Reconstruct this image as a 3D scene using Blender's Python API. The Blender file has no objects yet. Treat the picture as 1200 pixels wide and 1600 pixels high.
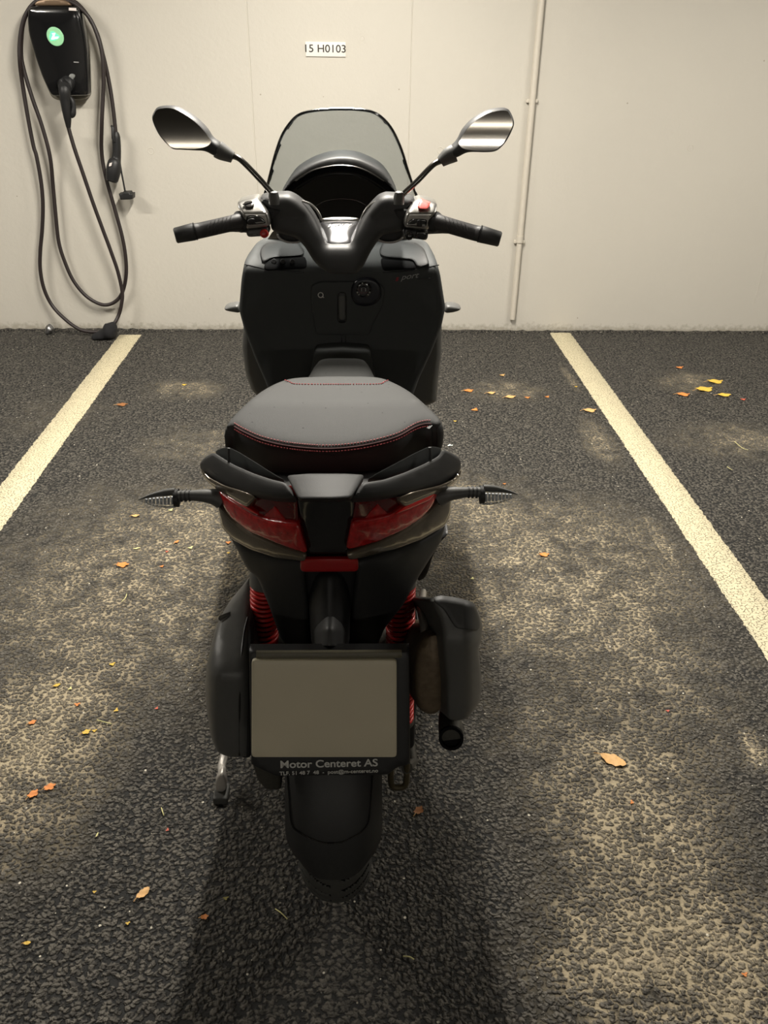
import bpy, bmesh, math, random
import numpy as np
from mathutils import Vector, Matrix
from mathutils.geometry import delaunay_2d_cdt

random.seed(7)
SC = bpy.context.scene
COL = SC.collection

# ------------------------------------------------------------------ camera
F, CX, CY, CAM_H = 1300.0, 600.0, 800.0, 1.46
_d = np.array([-35.0, 2290.0, 1300.0]); _d /= np.linalg.norm(_d)
_w = np.array([-47.0, -738.5, 1300.0]); _w -= _d * (_w @ _d); _w /= np.linalg.norm(_w)
_r = np.cross(_d, _w)
RW = np.stack([_r, _w, -_d])          # rows: world X, Y, Z in camera axes (x right, y down, z ahead)
CAM = np.array([0.0, 0.0, CAM_H])

def ray(px, py):
    return RW @ np.array([(px - CX) / F, (py - CY) / F, 1.0])
def at(px, py, Y):
    v = ray(px, py)
    return Vector(CAM + v * (Y / v[1]))
def atz(px, py, z):
    v = ray(px, py)
    return Vector(CAM + v * ((z - CAM_H) / v[2]))

cam_data = bpy.data.cameras.new('camera')
cam = bpy.data.objects.new('camera', cam_data); COL.objects.link(cam)
cam_data.sensor_fit = 'VERTICAL'; cam_data.sensor_height = 24.0
cam_data.lens = F * 24.0 / 1600.0
cam_data.clip_start = 0.05
_m = Matrix.Identity(4)
for i in range(3):
    _m[i][0] = RW[i][0]; _m[i][1] = -RW[i][1]; _m[i][2] = -RW[i][2]; _m[i][3] = CAM[i]
cam.matrix_world = _m
SC.camera = cam

# ------------------------------------------------------------------ world, exposure, room lamps
CEIL_Z = 2.62
WALL_Y = 4.68
world = bpy.data.worlds.new('garage_world'); SC.world = world
world.use_nodes = True
world.node_tree.nodes['Background'].inputs[0].default_value = (1, 0.95, 0.85, 1)
world.node_tree.nodes['Background'].inputs[1].default_value = 0.02
SC.view_settings.view_transform = 'Standard'
SC.view_settings.look = 'None'
SC.view_settings.gamma = 1.0
SC.view_settings.exposure = 0.06
SC.view_settings.use_curve_mapping = False
# ceiling tube lamps: (x, y, length, along, watts)
LAMPS = [(-0.05, 2.75, 1.1, 'y', 124.0),
         (-2.75, 2.7, 1.3, 'x', 68.0),
         (2.65, 2.7, 1.3, 'x', 68.0),
         (-1.6, -5.4, 1.3, 'x', 62.0),
         (1.5, -5.4, 1.3, 'x', 62.0)]
LAMP_COL = (1.0, 0.945, 0.85)

# ------------------------------------------------------------------ materials
def lin(c):
    c = c / 255.0
    return c / 12.92 if c <= 0.04045 else ((c + 0.055) / 1.055) ** 2.4
def rgb(r, g, b):
    return (lin(r), lin(g), lin(b), 1.0)

MATS = {}
def mat(name, color, rough=0.5, metal=0.0, bump=0.0, bscale=200.0, var=0.08, coat=0.0, spec=0.5, emit=None, estr=0.0):
    m = bpy.data.materials.new(name); m.use_nodes = True
    nt = m.node_tree; b = nt.nodes['Principled BSDF']
    tc = nt.nodes.new('ShaderNodeTexCoord')
    nz = nt.nodes.new('ShaderNodeTexNoise'); nz.inputs['Scale'].default_value = bscale; nz.inputs['Detail'].default_value = 4
    nt.links.new(tc.outputs['Object'], nz.inputs['Vector'])
    mx = nt.nodes.new('ShaderNodeMix'); mx.data_type = 'RGBA'
    mx.inputs['A'].default_value = tuple(c * (1 - var) for c in color[:3]) + (1,)
    mx.inputs['B'].default_value = tuple(min(1, c * (1 + var)) for c in color[:3]) + (1,)
    nt.links.new(nz.outputs['Fac'], mx.inputs['Factor'])
    nt.links.new(mx.outputs['Result'], b.inputs['Base Color'])
    b.inputs['Roughness'].default_value = rough
    b.inputs['Metallic'].default_value = metal
    b.inputs['Specular IOR Level'].default_value = spec
    b.inputs['Coat Weight'].default_value = coat
    b.inputs['Coat Roughness'].default_value = 0.04
    if emit:
        b.inputs['Emission Color'].default_value = emit
        b.inputs['Emission Strength'].default_value = estr
    if bump > 0:
        bp = nt.nodes.new('ShaderNodeBump'); bp.inputs['Strength'].default_value = bump; bp.inputs['Distance'].default_value = 0.001
        nt.links.new(nz.outputs['Fac'], bp.inputs['Height']); nt.links.new(bp.outputs['Normal'], b.inputs['Normal'])
    MATS[name] = m
    return m

M_PLASTIC = mat('black_plastic', rgb(82, 82, 80), 0.45, bump=0.25, bscale=900)
M_RAIL = mat('matte_rail_plastic', rgb(46, 46, 46), 0.6, bump=0.2, bscale=700, spec=0.3)
M_PLASTIC_SATIN = mat('satin_black_plastic', rgb(54, 54, 54), 0.5, bump=0.15, bscale=700, spec=0.35)
M_TAIL = mat('tail_plastic', rgb(42, 42, 42), 0.5, bump=0.25, bscale=900, spec=0.35)
M_RECESS = mat('recess_plastic', rgb(16, 16, 17), 0.8, spec=0.08)
M_DARK = mat('dark_plastic', rgb(24, 24, 25), 0.5, bump=0.2, bscale=600)
M_GLOSS = mat('gloss_black', rgb(20, 20, 21), 0.12, coat=0.6, bscale=40)
M_SHIELD = mat('inner_shield_plastic', rgb(66, 68, 68), 0.62, bump=0.2, bscale=900, spec=0.22)
M_PAINT = mat('grey_paint_floor_reflection', rgb(104, 95, 82), 0.22, metal=0.55, coat=0.7, bscale=60)  # grey paint with the floor's warm reflection mixed into its colour
M_RUBBER = mat('tyre_rubber', rgb(58, 58, 55), 0.75, bump=0.3, bscale=350, var=0.2)
M_GRIP = mat('grip_rubber', rgb(48, 46, 46), 0.5, bump=0.3, bscale=300)
M_CHROME = mat('satin_chrome', rgb(168, 166, 162), 0.28, metal=0.85, bscale=30)
M_CHROME_D = mat('dark_chrome', rgb(120, 118, 116), 0.2, metal=1.0, bscale=30)
M_STEEL = mat('bare_steel', rgb(190, 185, 178), 0.45, metal=0.6, bump=0.3, bscale=120)
M_SEAT = mat('grey_seat_vinyl', rgb(58, 58, 57), 0.66, bump=0.35, bscale=1100, var=0.06, spec=0.32)
def seat_specks(m):
    nt = m.node_tree; b = nt.nodes['Principled BSDF']; src = b.inputs['Base Color'].links[0].from_socket
    tc = nt.nodes.new('ShaderNodeTexCoord'); v = nt.nodes.new('ShaderNodeTexVoronoi'); v.inputs['Scale'].default_value = 75
    nt.links.new(tc.outputs['Object'], v.inputs['Vector'])
    sp = nt.nodes.new('ShaderNodeSeparateColor'); nt.links.new(v.outputs['Color'], sp.inputs[0])
    k = nt.nodes.new('ShaderNodeMath'); k.operation = 'MULTIPLY'; k.inputs[1].default_value = 0.16; nt.links.new(sp.outputs[0], k.inputs[0])
    lt = nt.nodes.new('ShaderNodeMath'); lt.operation = 'LESS_THAN'; nt.links.new(v.outputs['Distance'], lt.inputs[0]); nt.links.new(k.outputs[0], lt.inputs[1])
    gt = nt.nodes.new('ShaderNodeMath'); gt.operation = 'GREATER_THAN'; gt.inputs[1].default_value = 0.6; nt.links.new(sp.outputs[1], gt.inputs[0])
    mu_ = nt.nodes.new('ShaderNodeMath'); mu_.operation = 'MULTIPLY'; nt.links.new(lt.outputs[0], mu_.inputs[0]); nt.links.new(gt.outputs[0], mu_.inputs[1])
    mx = nt.nodes.new('ShaderNodeMix'); mx.data_type = 'RGBA'; nt.links.new(mu_.outputs[0], mx.inputs['Factor']); nt.links.new(src, mx.inputs['A'])
    mx.inputs['B'].default_value = rgb(20, 20, 19); nt.links.new(mx.outputs['Result'], b.inputs['Base Color'])
seat_specks(M_SEAT)
M_SEATSIDE = mat('black_seat_vinyl', rgb(40, 40, 40), 0.55, bump=0.35, bscale=1100)
M_RED = mat('red_paint', rgb(196, 34, 30), 0.38, coat=0.3, bscale=80)
M_THREAD = mat('red_thread', rgb(184, 84, 86), 0.7, bscale=400)
M_THREAD_P = mat('pink_thread', rgb(206, 140, 140), 0.7, bscale=400)
M_LENS_RED = mat('red_lens', rgb(158, 18, 19), 0.2, coat=0.7, bscale=130, var=0.75, bump=0.9)
M_LENS_DARK = mat('dark_red_lens', rgb(84, 4, 8), 0.12, coat=0.8, bscale=90, var=0.3)
M_REFLECTOR = mat('red_reflector', rgb(152, 6, 12), 0.3, coat=0.5, bscale=300)
M_REDBTN = mat('red_button', rgb(226, 92, 84), 0.4, bscale=60)
M_ORANGEBTN = mat('orange_red_button', rgb(200, 40, 30), 0.3, coat=0.5, bscale=60)
M_PLATE = mat('plate_face', rgb(198, 190, 166), 0.45, bscale=6, var=0.12)
M_WHITE = mat('white_lettering', rgb(205, 205, 200), 0.5, bscale=60)
M_GREYLET = mat('grey_lettering', rgb(150, 150, 148), 0.45, bscale=60)
M_REDLET = mat('dark_red_lettering', rgb(140, 30, 45), 0.45, bscale=60)
M_BLACKLET = mat('black_lettering', rgb(30, 28, 28), 0.6, bscale=60)
M_SIGN = mat('sign_card', rgb(226, 220, 212), 0.6, bscale=30, var=0.03)
M_CABLE = mat('cable_rubber', rgb(38, 30, 29), 0.5, bscale=120)
M_CLOTH = mat('black_fabric', rgb(14, 14, 17), 0.9, bump=0.6, bscale=400)
M_PIPE = mat('white_conduit', rgb(196, 189, 176), 0.45, bscale=30, var=0.03)
M_LOGODISC = mat('logo_disc', rgb(150, 205, 160), 0.4, bscale=60, emit=rgb(120, 215, 150), estr=0.10)
M_LOGOZ = mat('lit_green_logo', rgb(60, 230, 140), 0.4, bscale=60, emit=(0.25, 1.0, 0.55, 1), estr=0.75)
M_LOGOZ_W = mat('lit_white_logo', rgb(235, 255, 240), 0.4, bscale=60, emit=(0.85, 1.0, 0.92, 1), estr=0.9)
M_LAMP = mat('lamp_diffuser', rgb(250, 245, 235), 0.5, emit=LAMP_COL + (1,), estr=18.0)
M_LAMPBODY = mat('lamp_housing', rgb(225, 225, 222), 0.5)
M_STICKER = mat('white_sticker', rgb(225, 215, 210), 0.5)
M_MUFFLER = mat('muffler_steel', rgb(112, 97, 78), 0.6, metal=0.35, bump=0.5, bscale=90, var=0.5)
M_ENGINE = mat('cast_alloy', rgb(70, 68, 62), 0.6, metal=0.4, bump=0.6, bscale=160, var=0.3)
M_MIRROR = mat('mirror_glass', rgb(118, 115, 111), 0.03, metal=1.0, bscale=500, var=0.05)
M_METER = mat('meter_glass', rgb(14, 14, 16), 0.1, coat=0.5, bscale=30)

M_SIGREF = mat('signal_reflector_grey', rgb(176, 178, 180), 0.3, metal=0.3)

def glass_mat(name, tint, gloss_rough=0.05, fac=0.12):
    m = bpy.data.materials.new(name); m.use_nodes = True
    nt = m.node_tree; nt.nodes.remove(nt.nodes['Principled BSDF'])
    out = nt.nodes['Material Output']
    tr = nt.nodes.new('ShaderNodeBsdfTransparent'); tr.inputs[0].default_value = tint
    gl = nt.nodes.new('ShaderNodeBsdfGlossy'); gl.inputs['Roughness'].default_value = gloss_rough
    fr = nt.nodes.new('ShaderNodeLayerWeight'); fr.inputs['Blend'].default_value = fac
    mx = nt.nodes.new('ShaderNodeMixShader')
    nt.links.new(fr.outputs['Fresnel'], mx.inputs[0]); nt.links.new(tr.outputs[0], mx.inputs[1]); nt.links.new(gl.outputs[0], mx.inputs[2])
    nt.links.new(mx.outputs[0], out.inputs['Surface'])
    return m
M_SCREEN = glass_mat('smoked_screen', (0.71, 0.735, 0.745, 1))
M_CLEAR = glass_mat('clear_lens', (0.88, 0.89, 0.9, 1), 0.15, 0.25)
M_SCRAP = glass_mat('clear_plastic_film', (0.95, 0.95, 0.95, 1), 0.35, 0.75)

# ------------------------------------------------------------------ object helpers
def empty(name, loc=(0, 0, 0)):
    o = bpy.data.objects.new(name, None); COL.objects.link(o); o.location = loc
    return o
def tag(o, label=None, cat=None, group=None, kind=None):
    if label: o['label'] = label
    if cat: o['category'] = cat
    if group: o['group'] = group
    if kind: o['kind'] = kind
    return o
def finish(name, bm, m, parent=None, angle=40, smooth=True, doubles=0.0):
    if doubles: bmesh.ops.remove_doubles(bm, verts=bm.verts, dist=doubles)
    bmesh.ops.recalc_face_normals(bm, faces=bm.faces)
    me = bpy.data.meshes.new(name); bm.to_mesh(me); bm.free()
    if smooth:
        me.shade_smooth()
        me.set_sharp_from_angle(angle=math.radians(angle))
    mats = m if isinstance(m, (list, tuple)) else [m]
    for q in mats: me.materials.append(q)
    o = bpy.data.objects.new(name, me); COL.objects.link(o)
    if parent is not None:
        o.parent = parent
        if parent.type == 'EMPTY': o.matrix_parent_inverse = Matrix.Translation(parent.location).inverted()
    return o

def cr(pts, n=6, closed=False):
    """Catmull-Rom through points of any dimension."""
    P = [np.array(p, float) for p in pts]; N = len(P); out = []
    segs = N if closed else N - 1
    for i in range(segs):
        if closed:
            p0, p1, p2, p3 = P[i - 1], P[i], P[(i + 1) % N], P[(i + 2) % N]
        else:
            p1, p2 = P[i], P[i + 1]
            p0 = P[i - 1] if i > 0 else 2 * p1 - p2
            p3 = P[i + 2] if i + 2 < N else 2 * p2 - p1
        for k in range(n):
            t = k / n
            out.append(0.5 * ((2 * p1) + (-p0 + p2) * t + (2 * p0 - 5 * p1 + 4 * p2 - p3) * t * t + (-p0 + 3 * p1 - 3 * p2 + p3) * t ** 3))
    if not closed: out.append(P[-1])
    return out
def chaikin(poly, rad=6.0):
    """round every corner with a short curve, never cutting more than a third of a side"""
    P = [np.array(p, float) for p in poly]; n = len(P); Q = []
    for i in range(n):
        a, b, c = P[i - 1], P[i], P[(i + 1) % n]
        la, lc = np.linalg.norm(a - b), np.linalg.norm(c - b)
        ka, kc = min(0.38 * la, rad) / max(la, 1e-6), min(0.38 * lc, rad) / max(lc, 1e-6)
        p, q = b + (a - b) * ka, b + (c - b) * kc
        for t in (0, 0.33, 0.67, 1): Q.append(p * (1 - t) ** 2 + b * 2 * t * (1 - t) + q * t * t)
    return Q
def inside(px, py, poly):
    x, y = poly[:, 0], poly[:, 1]; x2, y2 = np.roll(x, -1), np.roll(y, -1)
    c = ((y > py) != (y2 > py))
    with np.errstate(divide='ignore', invalid='ignore'):
        xi = (x2 - x) * (py - y) / (y2 - y) + x
    return np.count_nonzero(c & (px < xi)) % 2 == 1
def bdist(px, py, poly):
    a = poly; b = np.roll(poly, -1, axis=0); d = b - a
    t = np.clip(((px - a[:, 0]) * d[:, 0] + (py - a[:, 1]) * d[:, 1]) / np.maximum(1e-9, (d ** 2).sum(1)), 0, 1)
    return math.sqrt(((a[:, 0] + t * d[:, 0] - px) ** 2 + (a[:, 1] + t * d[:, 1] - py) ** 2).min())

def patch(name, poly, mp, thick, m, parent=None, edge=(6, 0.006), curve='ch', step=None, back=(0, 1, 0), dbl=False, angle=50, dome=0.0, bm_in=None):
    """A solid shell: outline traced in the photo, laid on the surface mp (a map from outline to a place in the world),
    rolled over along its rim (edge = width, depth) and given real thickness along back."""
    if curve == 'ch': P = chaikin(poly)
    elif curve == 'cr': P = cr(poly, 4, True)
    else: P = [np.array(p, float) for p in poly]
    # even out the boundary
    per = sum(np.linalg.norm(P[i] - P[i - 1]) for i in range(len(P)))
    size = max(np.ptp([p[0] for p in P]), np.ptp([p[1] for p in P]))
    if step is None: step = max(1.2, min(9.0, size / 16.0))
    B = []
    for i in range(len(P)):
        a, b = P[i], P[(i + 1) % len(P)]; L = np.linalg.norm(b - a)
        n = max(1, int(L / (step * 0.8) + 0.5))
        if L < step * 0.12 and len(B) > 0: continue
        for k in range(n): B.append(a + (b - a) * k / n)
    B = np.array(B)
    area = 0.5 * np.sum(B[:, 0] * np.roll(B[:, 1], -1) - np.roll(B[:, 0], -1) * B[:, 1])
    if area < 0: B = B[::-1].copy()
    w, dep = edge
    pts = [tuple(b) for b in B]
    nb = len(pts)
    tang = np.roll(B, -1, axis=0) - np.roll(B, 1, axis=0)
    nrm = np.stack([-tang[:, 1], tang[:, 0]], 1); nrm /= np.maximum(1e-9, np.linalg.norm(nrm, axis=1))[:, None]
    if dep > 0:
        for fr in (0.12, 0.4, 0.8):
            for i in range(nb):
                q = B[i] + nrm[i] * w * fr
                if inside(q[0], q[1], B) and bdist(q[0], q[1], B) > w * fr * 0.93: pts.append((q[0], q[1]))
    lo, hi = B.min(0), B.max(0)
    gx = np.arange(lo[0] + step * 0.5, hi[0], step); gy = np.arange(lo[1] + step * 0.5, hi[1], step)
    lim = (w * 1.05 if dep > 0 else 0) + step * 0.35
    for i, y in enumerate(gy):
        for x in gx:
            xx = x + (step * 0.5 if i % 2 else 0)
            if inside(xx, y, B) and bdist(xx, y, B) > lim: pts.append((xx, y))
    res = delaunay_2d_cdt([Vector(p) for p in pts], [(i, (i + 1) % nb) for i in range(nb)], [], 1, 1e-5)
    V, E_, Fc = res[0], res[1], res[2]
    bv = Vector(back); bm = bm_in or bmesh.new()
    fr_v, bk_v, = [], []
    maxd = max([bdist(v.x, v.y, B) for v in V]) or 1.0
    for v in V:
        d = bdist(v.x, v.y, B)
        k = max(0.0, 1 - d / w) if w > 0 else 0
        off = dep * (1 - math.sqrt(max(0.0, 1 - k * k)))
        dm = dome * (1 - (1 - min(1, d / maxd)) ** 2)
        base = mp(v.x, v.y)
        fr_v.append(bm.verts.new(base + bv * (off - dm)))
        bk_v.append(bm.verts.new(base + bv * (thick - (off if dbl else 0) + (dm if dbl else 0))))
    cnt = {}
    for f in Fc:
        for i in range(len(f)):
            a, b = f[i], f[(i + 1) % len(f)]
            cnt[(a, b)] = cnt.get((a, b), 0) + 1
    for f in Fc:
        try:
            bm.faces.new([fr_v[i] for i in f]); bm.faces.new([bk_v[i] for i in reversed(f)])
        except ValueError: pass
    for (a, b) in list(cnt):
        if (b, a) not in cnt:
            try: bm.faces.new([fr_v[b], fr_v[a], bk_v[a], bk_v[b]])
            except ValueError: pass
    if bm_in is not None: return None
    return finish(name, bm, m, parent, angle)

def ypl(Y): return lambda x, y: at(x, y, Y)
def yfn(fn): return lambda x, y: at(x, y, fn(x, y))

def tube_bm(bm, pts, rad, segs=10, caps=True):
    P = [Vector(p) for p in pts]; n = len(P)
    R = rad if hasattr(rad, '__len__') else [rad] * n
    t0 = (P[1] - P[0]).normalized()
    up = Vector((0, 0, 1)) if abs(t0.z) < 0.9 else Vector((1, 0, 0))
    nrm = (up - t0 * up.dot(t0)).normalized(); rings = []
    for i in range(n):
        t = (P[min(n - 1, i + 1)] - P[max(0, i - 1)]).normalized()
        nrm = (nrm - t * nrm.dot(t)).normalized(); bn = t.cross(nrm)
        rings.append([bm.verts.new(P[i] + (nrm * math.cos(2 * math.pi * k / segs) + bn * math.sin(2 * math.pi * k / segs)) * R[i]) for k in range(segs)])
    for i in range(n - 1):
        for k in range(segs):
            bm.faces.new([rings[i][k], rings[i][(k + 1) % segs], rings[i + 1][(k + 1) % segs], rings[i + 1][k]])
    if caps:
        bm.faces.new(rings[0][::-1]); bm.faces.new(rings[-1])
def tube(name, pts, rad, m, parent=None, segs=10, smooth_n=0, angle=50):
    if smooth_n: pts = cr(pts, smooth_n)
    if hasattr(rad, '__len__') and smooth_n:
        rad = [float(v[0]) for v in cr([[r] for r in rad], smooth_n)]
    bm = bmesh.new(); tube_bm(bm, pts, rad, segs)
    return finish(name, bm, m, parent, angle)
def loft_bm(bm, rings, caps=True, closed=False):
    R = [[bm.verts.new(Vector(p)) for p in r] for r in rings]; n = len(R[0])
    for i in range(len(R) if closed else len(R) - 1):
        a, b = R[i], R[(i + 1) % len(R)]
        for k in range(n):
            bm.faces.new([a[k], a[(k + 1) % n], b[(k + 1) % n], b[k]])
    if caps and not closed:
        bm.faces.new(R[0][::-1]); bm.faces.new(R[-1])
def loft(name, rings, m, parent=None, angle=50, caps=True, closed=False):
    bm = bmesh.new(); loft_bm(bm, rings, caps, closed)
    return finish(name, bm, m, parent, angle)
def sq_ring(cx, y, cz, hw, hh, p=2.6, n=28):
    """superellipse ring in a plane of constant Y"""
    out = []
    for k in range(n):
        a = 2 * math.pi * k / n; c, s = math.cos(a), math.sin(a)
        out.append((cx + hw * math.copysign(abs(c) ** (2 / p), c), y, cz + hh * math.copysign(abs(s) ** (2 / p), s)))
    return out
def box_bm(bm, c, s, rot=None, bev=0.0):
    r = bmesh.ops.create_cube(bm, size=1.0)
    vs = r['verts']
    for v in vs:
        v.co = Vector((v.co.x * s[0], v.co.y * s[1], v.co.z * s[2]))
        if rot is not None: v.co = rot @ v.co
        v.co += Vector(c)
    if bev > 0:
        es = list({e for v in vs for e in v.link_edges})
        bmesh.ops.bevel(bm, geom=es, offset=bev, segments=3, affect='EDGES', profile=0.5)
def box(name, c, s, m, parent=None, rot=None, bev=0.0, angle=35):
    bm = bmesh.new(); box_bm(bm, c, s, rot, bev)
    return finish(name, bm, m, parent, angle)
def lathe_bm(bm, c, axis, prof, segs=48):
    """prof: list of (along axis, radius)"""
    ax = Vector(axis).normalized(); u = ax.orthogonal().normalized(); v = ax.cross(u); c = Vector(c)
    rings = []
    for (h, r) in prof:
        rings.append([c + ax * h + (u * math.cos(2 * math.pi * k / segs) + v * math.sin(2 * math.pi * k / segs)) * max(r, 1e-5) for k in range(segs)])
    loft_bm(bm, rings)
def lathe(name, c, axis, prof, m, parent=None, segs=48, angle=40):
    bm = bmesh.new(); lathe_bm(bm, c, axis, prof, segs)
    return finish(name, bm, m, parent, angle)
def text(name, body, size, origin, xd, yd, m, parent=None, shear=0.0, extrude=0.0004, align='CENTER', width=None, bold=0.0, space=1.0):
    cu = bpy.data.curves.new(name, 'FONT'); cu.body = body; cu.size = size; cu.shear = shear
    cu.extrude = extrude; cu.align_x = align; cu.align_y = 'CENTER'; cu.offset = bold; cu.space_character = space
    o = bpy.data.objects.new(name, cu); COL.objects.link(o)
    dg = bpy.context.evaluated_depsgraph_get()
    me = bpy.data.meshes.new_from_object(o.evaluated_get(dg))
    bpy.data.objects.remove(o)
    xd = Vector(xd).normalized(); yd = Vector(yd); yd = (yd - xd * yd.dot(xd)).normalized(); zd = xd.cross(yd)
    sx = 1.0
    if width:
        ws = [v.co.x for v in me.vertices]; sx = width / max(1e-6, max(ws) - min(ws))
    O = Vector(origin)
    for v in me.vertices: v.co = O + xd * (v.co.x * sx) + yd * v.co.y + zd * v.co.z
    bm = bmesh.new(); bm.from_mesh(me); bpy.data.meshes.remove(me)
    return finish(name, bm, m, parent, 30, smooth=False)

# ------------------------------------------------------------------ structure: asphalt floor
def floor_material():
    m = bpy.data.materials.new('asphalt'); m.use_nodes = True
    nt = m.node_tree; N = nt.nodes; L = nt.links; b = N['Principled BSDF']
    tc = N.new('ShaderNodeTexCoord')
    def noise(scale, detail=4, rough=0.6, vec=None):
        n = N.new('ShaderNodeTexNoise'); n.inputs['Scale'].default_value = scale; n.inputs['Detail'].default_value = detail
        n.inputs['Roughness'].default_value = rough; L.new(vec or tc.outputs['Object'], n.inputs['Vector']); return n
    def math_(op, a, bb=None, clamp=False):
        n = N.new('ShaderNodeMath'); n.operation = op; n.use_clamp = clamp
        for i, q in enumerate((a, bb)):
            if q is None: continue
            if isinstance(q, (int, float)): n.inputs[i].default_value = q
            else: L.new(q, n.inputs[i])
        return n.outputs[0]
    def mapr(v, a, bb, c=0.0, d=1.0, smooth=True):
        n = N.new('ShaderNodeMapRange'); n.interpolation_type = 'SMOOTHSTEP' if smooth else 'LINEAR'
        L.new(v, n.inputs[0])
        for i, q in enumerate((a, bb, c, d)): n.inputs[i + 1].default_value = q
        return n.outputs[0]
    def mix(fac, a, bb):
        n = N.new('ShaderNodeMix'); n.data_type = 'RGBA'
        if isinstance(fac, (int, float)): n.inputs['Factor'].default_value = fac
        else: L.new(fac, n.inputs['Factor'])
        for k, q in (('A', a), ('B', bb)):
            if isinstance(q, tuple): n.inputs[k].default_value = q
            else: L.new(q, n.inputs[k])
        return n.outputs['Result']
    # irregular stones
    wob = noise(60, 2)
    sub = N.new('ShaderNodeVectorMath'); sub.operation = 'SUBTRACT'; L.new(wob.outputs['Color'], sub.inputs[0]); sub.inputs[1].default_value = (0.5, 0.5, 0.5)
    scl = N.new('ShaderNodeVectorMath'); scl.operation = 'SCALE'; L.new(sub.outputs[0], scl.inputs[0]); scl.inputs['Scale'].default_value = 0.012
    vec = N.new('ShaderNodeVectorMath'); vec.operation = 'ADD'; L.new(tc.outputs['Object'], vec.inputs[0]); L.new(scl.outputs[0], vec.inputs[1])
    def voro(feature, scale):
        v = N.new('ShaderNodeTexVoronoi'); v.feature = feature; v.voronoi_dimensions = '2D'; v.inputs['Scale'].default_value = scale
        L.new(vec.outputs[0], v.inputs['Vector']); return v
    def cells(scale):
        v = voro('SMOOTH_F1', scale); v.inputs['Smoothness'].default_value = 0.25; return v
    v1 = cells(96.0); v2 = cells(165.0)
    vc = voro('F1', 96.0)
    sep = N.new('ShaderNodeSeparateColor'); L.new(vc.outputs['Color'], sep.inputs[0])
    rn = noise(210, 3, 0.6)
    h1 = math_('SUBTRACT', 1.0, math_('MULTIPLY', v1.outputs['Distance'], 1.35))
    h2 = math_('SUBTRACT', 1.0, math_('MULTIPLY', v2.outputs['Distance'], 1.35))
    hh = math_('ADD', math_('MULTIPLY', h1, 0.62), math_('MULTIPLY', h2, 0.28))
    hh = math_('ADD', hh, math_('MULTIPLY', rn.outputs['Fac'], 0.34))
    hh = math_('ADD', hh, math_('MULTIPLY', math_('SUBTRACT', sep.outputs[1], 0.5), 0.16))
    stone = mapr(hh, 0.45, 0.57)
    # sand on the asphalt; the broad spots also paint in a pool of light
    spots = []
    for (px, py, rx, ry, a) in SAND_AND_LIGHT:
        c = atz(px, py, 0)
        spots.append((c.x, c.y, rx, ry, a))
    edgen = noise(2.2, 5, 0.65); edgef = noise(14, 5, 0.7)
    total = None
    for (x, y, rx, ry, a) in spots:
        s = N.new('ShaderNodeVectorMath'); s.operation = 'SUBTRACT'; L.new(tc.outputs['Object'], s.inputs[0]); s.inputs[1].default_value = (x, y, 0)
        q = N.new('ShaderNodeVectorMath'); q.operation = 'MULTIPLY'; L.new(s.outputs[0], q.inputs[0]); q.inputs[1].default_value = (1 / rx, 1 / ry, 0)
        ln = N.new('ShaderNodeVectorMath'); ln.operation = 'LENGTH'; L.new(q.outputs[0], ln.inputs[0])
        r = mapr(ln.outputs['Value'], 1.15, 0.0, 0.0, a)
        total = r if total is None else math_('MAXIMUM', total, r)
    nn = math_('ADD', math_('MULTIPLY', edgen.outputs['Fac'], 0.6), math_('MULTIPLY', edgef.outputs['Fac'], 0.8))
    sand_light = math_('MULTIPLY', total, mapr(nn, 0.35, 1.0), True)
    sand_light = math_('ADD', sand_light, math_('MULTIPLY', mapr(edgen.outputs['Fac'], 0.5, 0.8), 0.06), True)
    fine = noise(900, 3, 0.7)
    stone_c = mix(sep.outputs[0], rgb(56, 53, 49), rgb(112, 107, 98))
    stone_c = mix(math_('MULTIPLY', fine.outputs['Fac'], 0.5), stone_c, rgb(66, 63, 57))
    sandn = noise(300, 4, 0.7)
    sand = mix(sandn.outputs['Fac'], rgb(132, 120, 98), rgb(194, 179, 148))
    gap_fill = mapr(sand_light, 0.05, 0.55)
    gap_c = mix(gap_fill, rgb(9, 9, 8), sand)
    stone_d = mix(math_('MULTIPLY', mapr(sand_light, 0.2, 1.0), 0.62), stone_c, sand)
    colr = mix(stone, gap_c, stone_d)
    # pale grit
    vg = N.new('ShaderNodeTexVoronoi'); vg.voronoi_dimensions = '2D'; vg.inputs['Scale'].default_value = 21; L.new(tc.outputs['Object'], vg.inputs['Vector'])
    sg = N.new('ShaderNodeSeparateColor'); L.new(vg.outputs['Color'], sg.inputs[0])
    grit = math_('MULTIPLY', math_('LESS_THAN', vg.outputs['Distance'], math_('MULTIPLY', sg.outputs[1], 0.06)), math_('GREATER_THAN', sg.outputs[0], 0.72))
    colr = mix(grit, colr, rgb(215, 208, 190))
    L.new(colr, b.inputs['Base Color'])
    b.inputs['Roughness'].default_value = 0.62
    b.inputs['Specular IOR Level'].default_value = 0.45
    hgt = math_('ADD', mapr(hh, 0.25, 0.95), math_('MULTIPLY', fine.outputs['Fac'], 0.15))
    hgt = math_('MULTIPLY', hgt, mapr(sand_light, 0.1, 1.0, 1.0, 0.55))
    bp = N.new('ShaderNodeBump'); bp.inputs['Strength'].default_value = 1.0; bp.inputs['Distance'].default_value = 0.009
    L.new(hgt, bp.inputs['Height']); L.new(bp.outputs['Normal'], b.inputs['Normal'])
    return m

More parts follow.
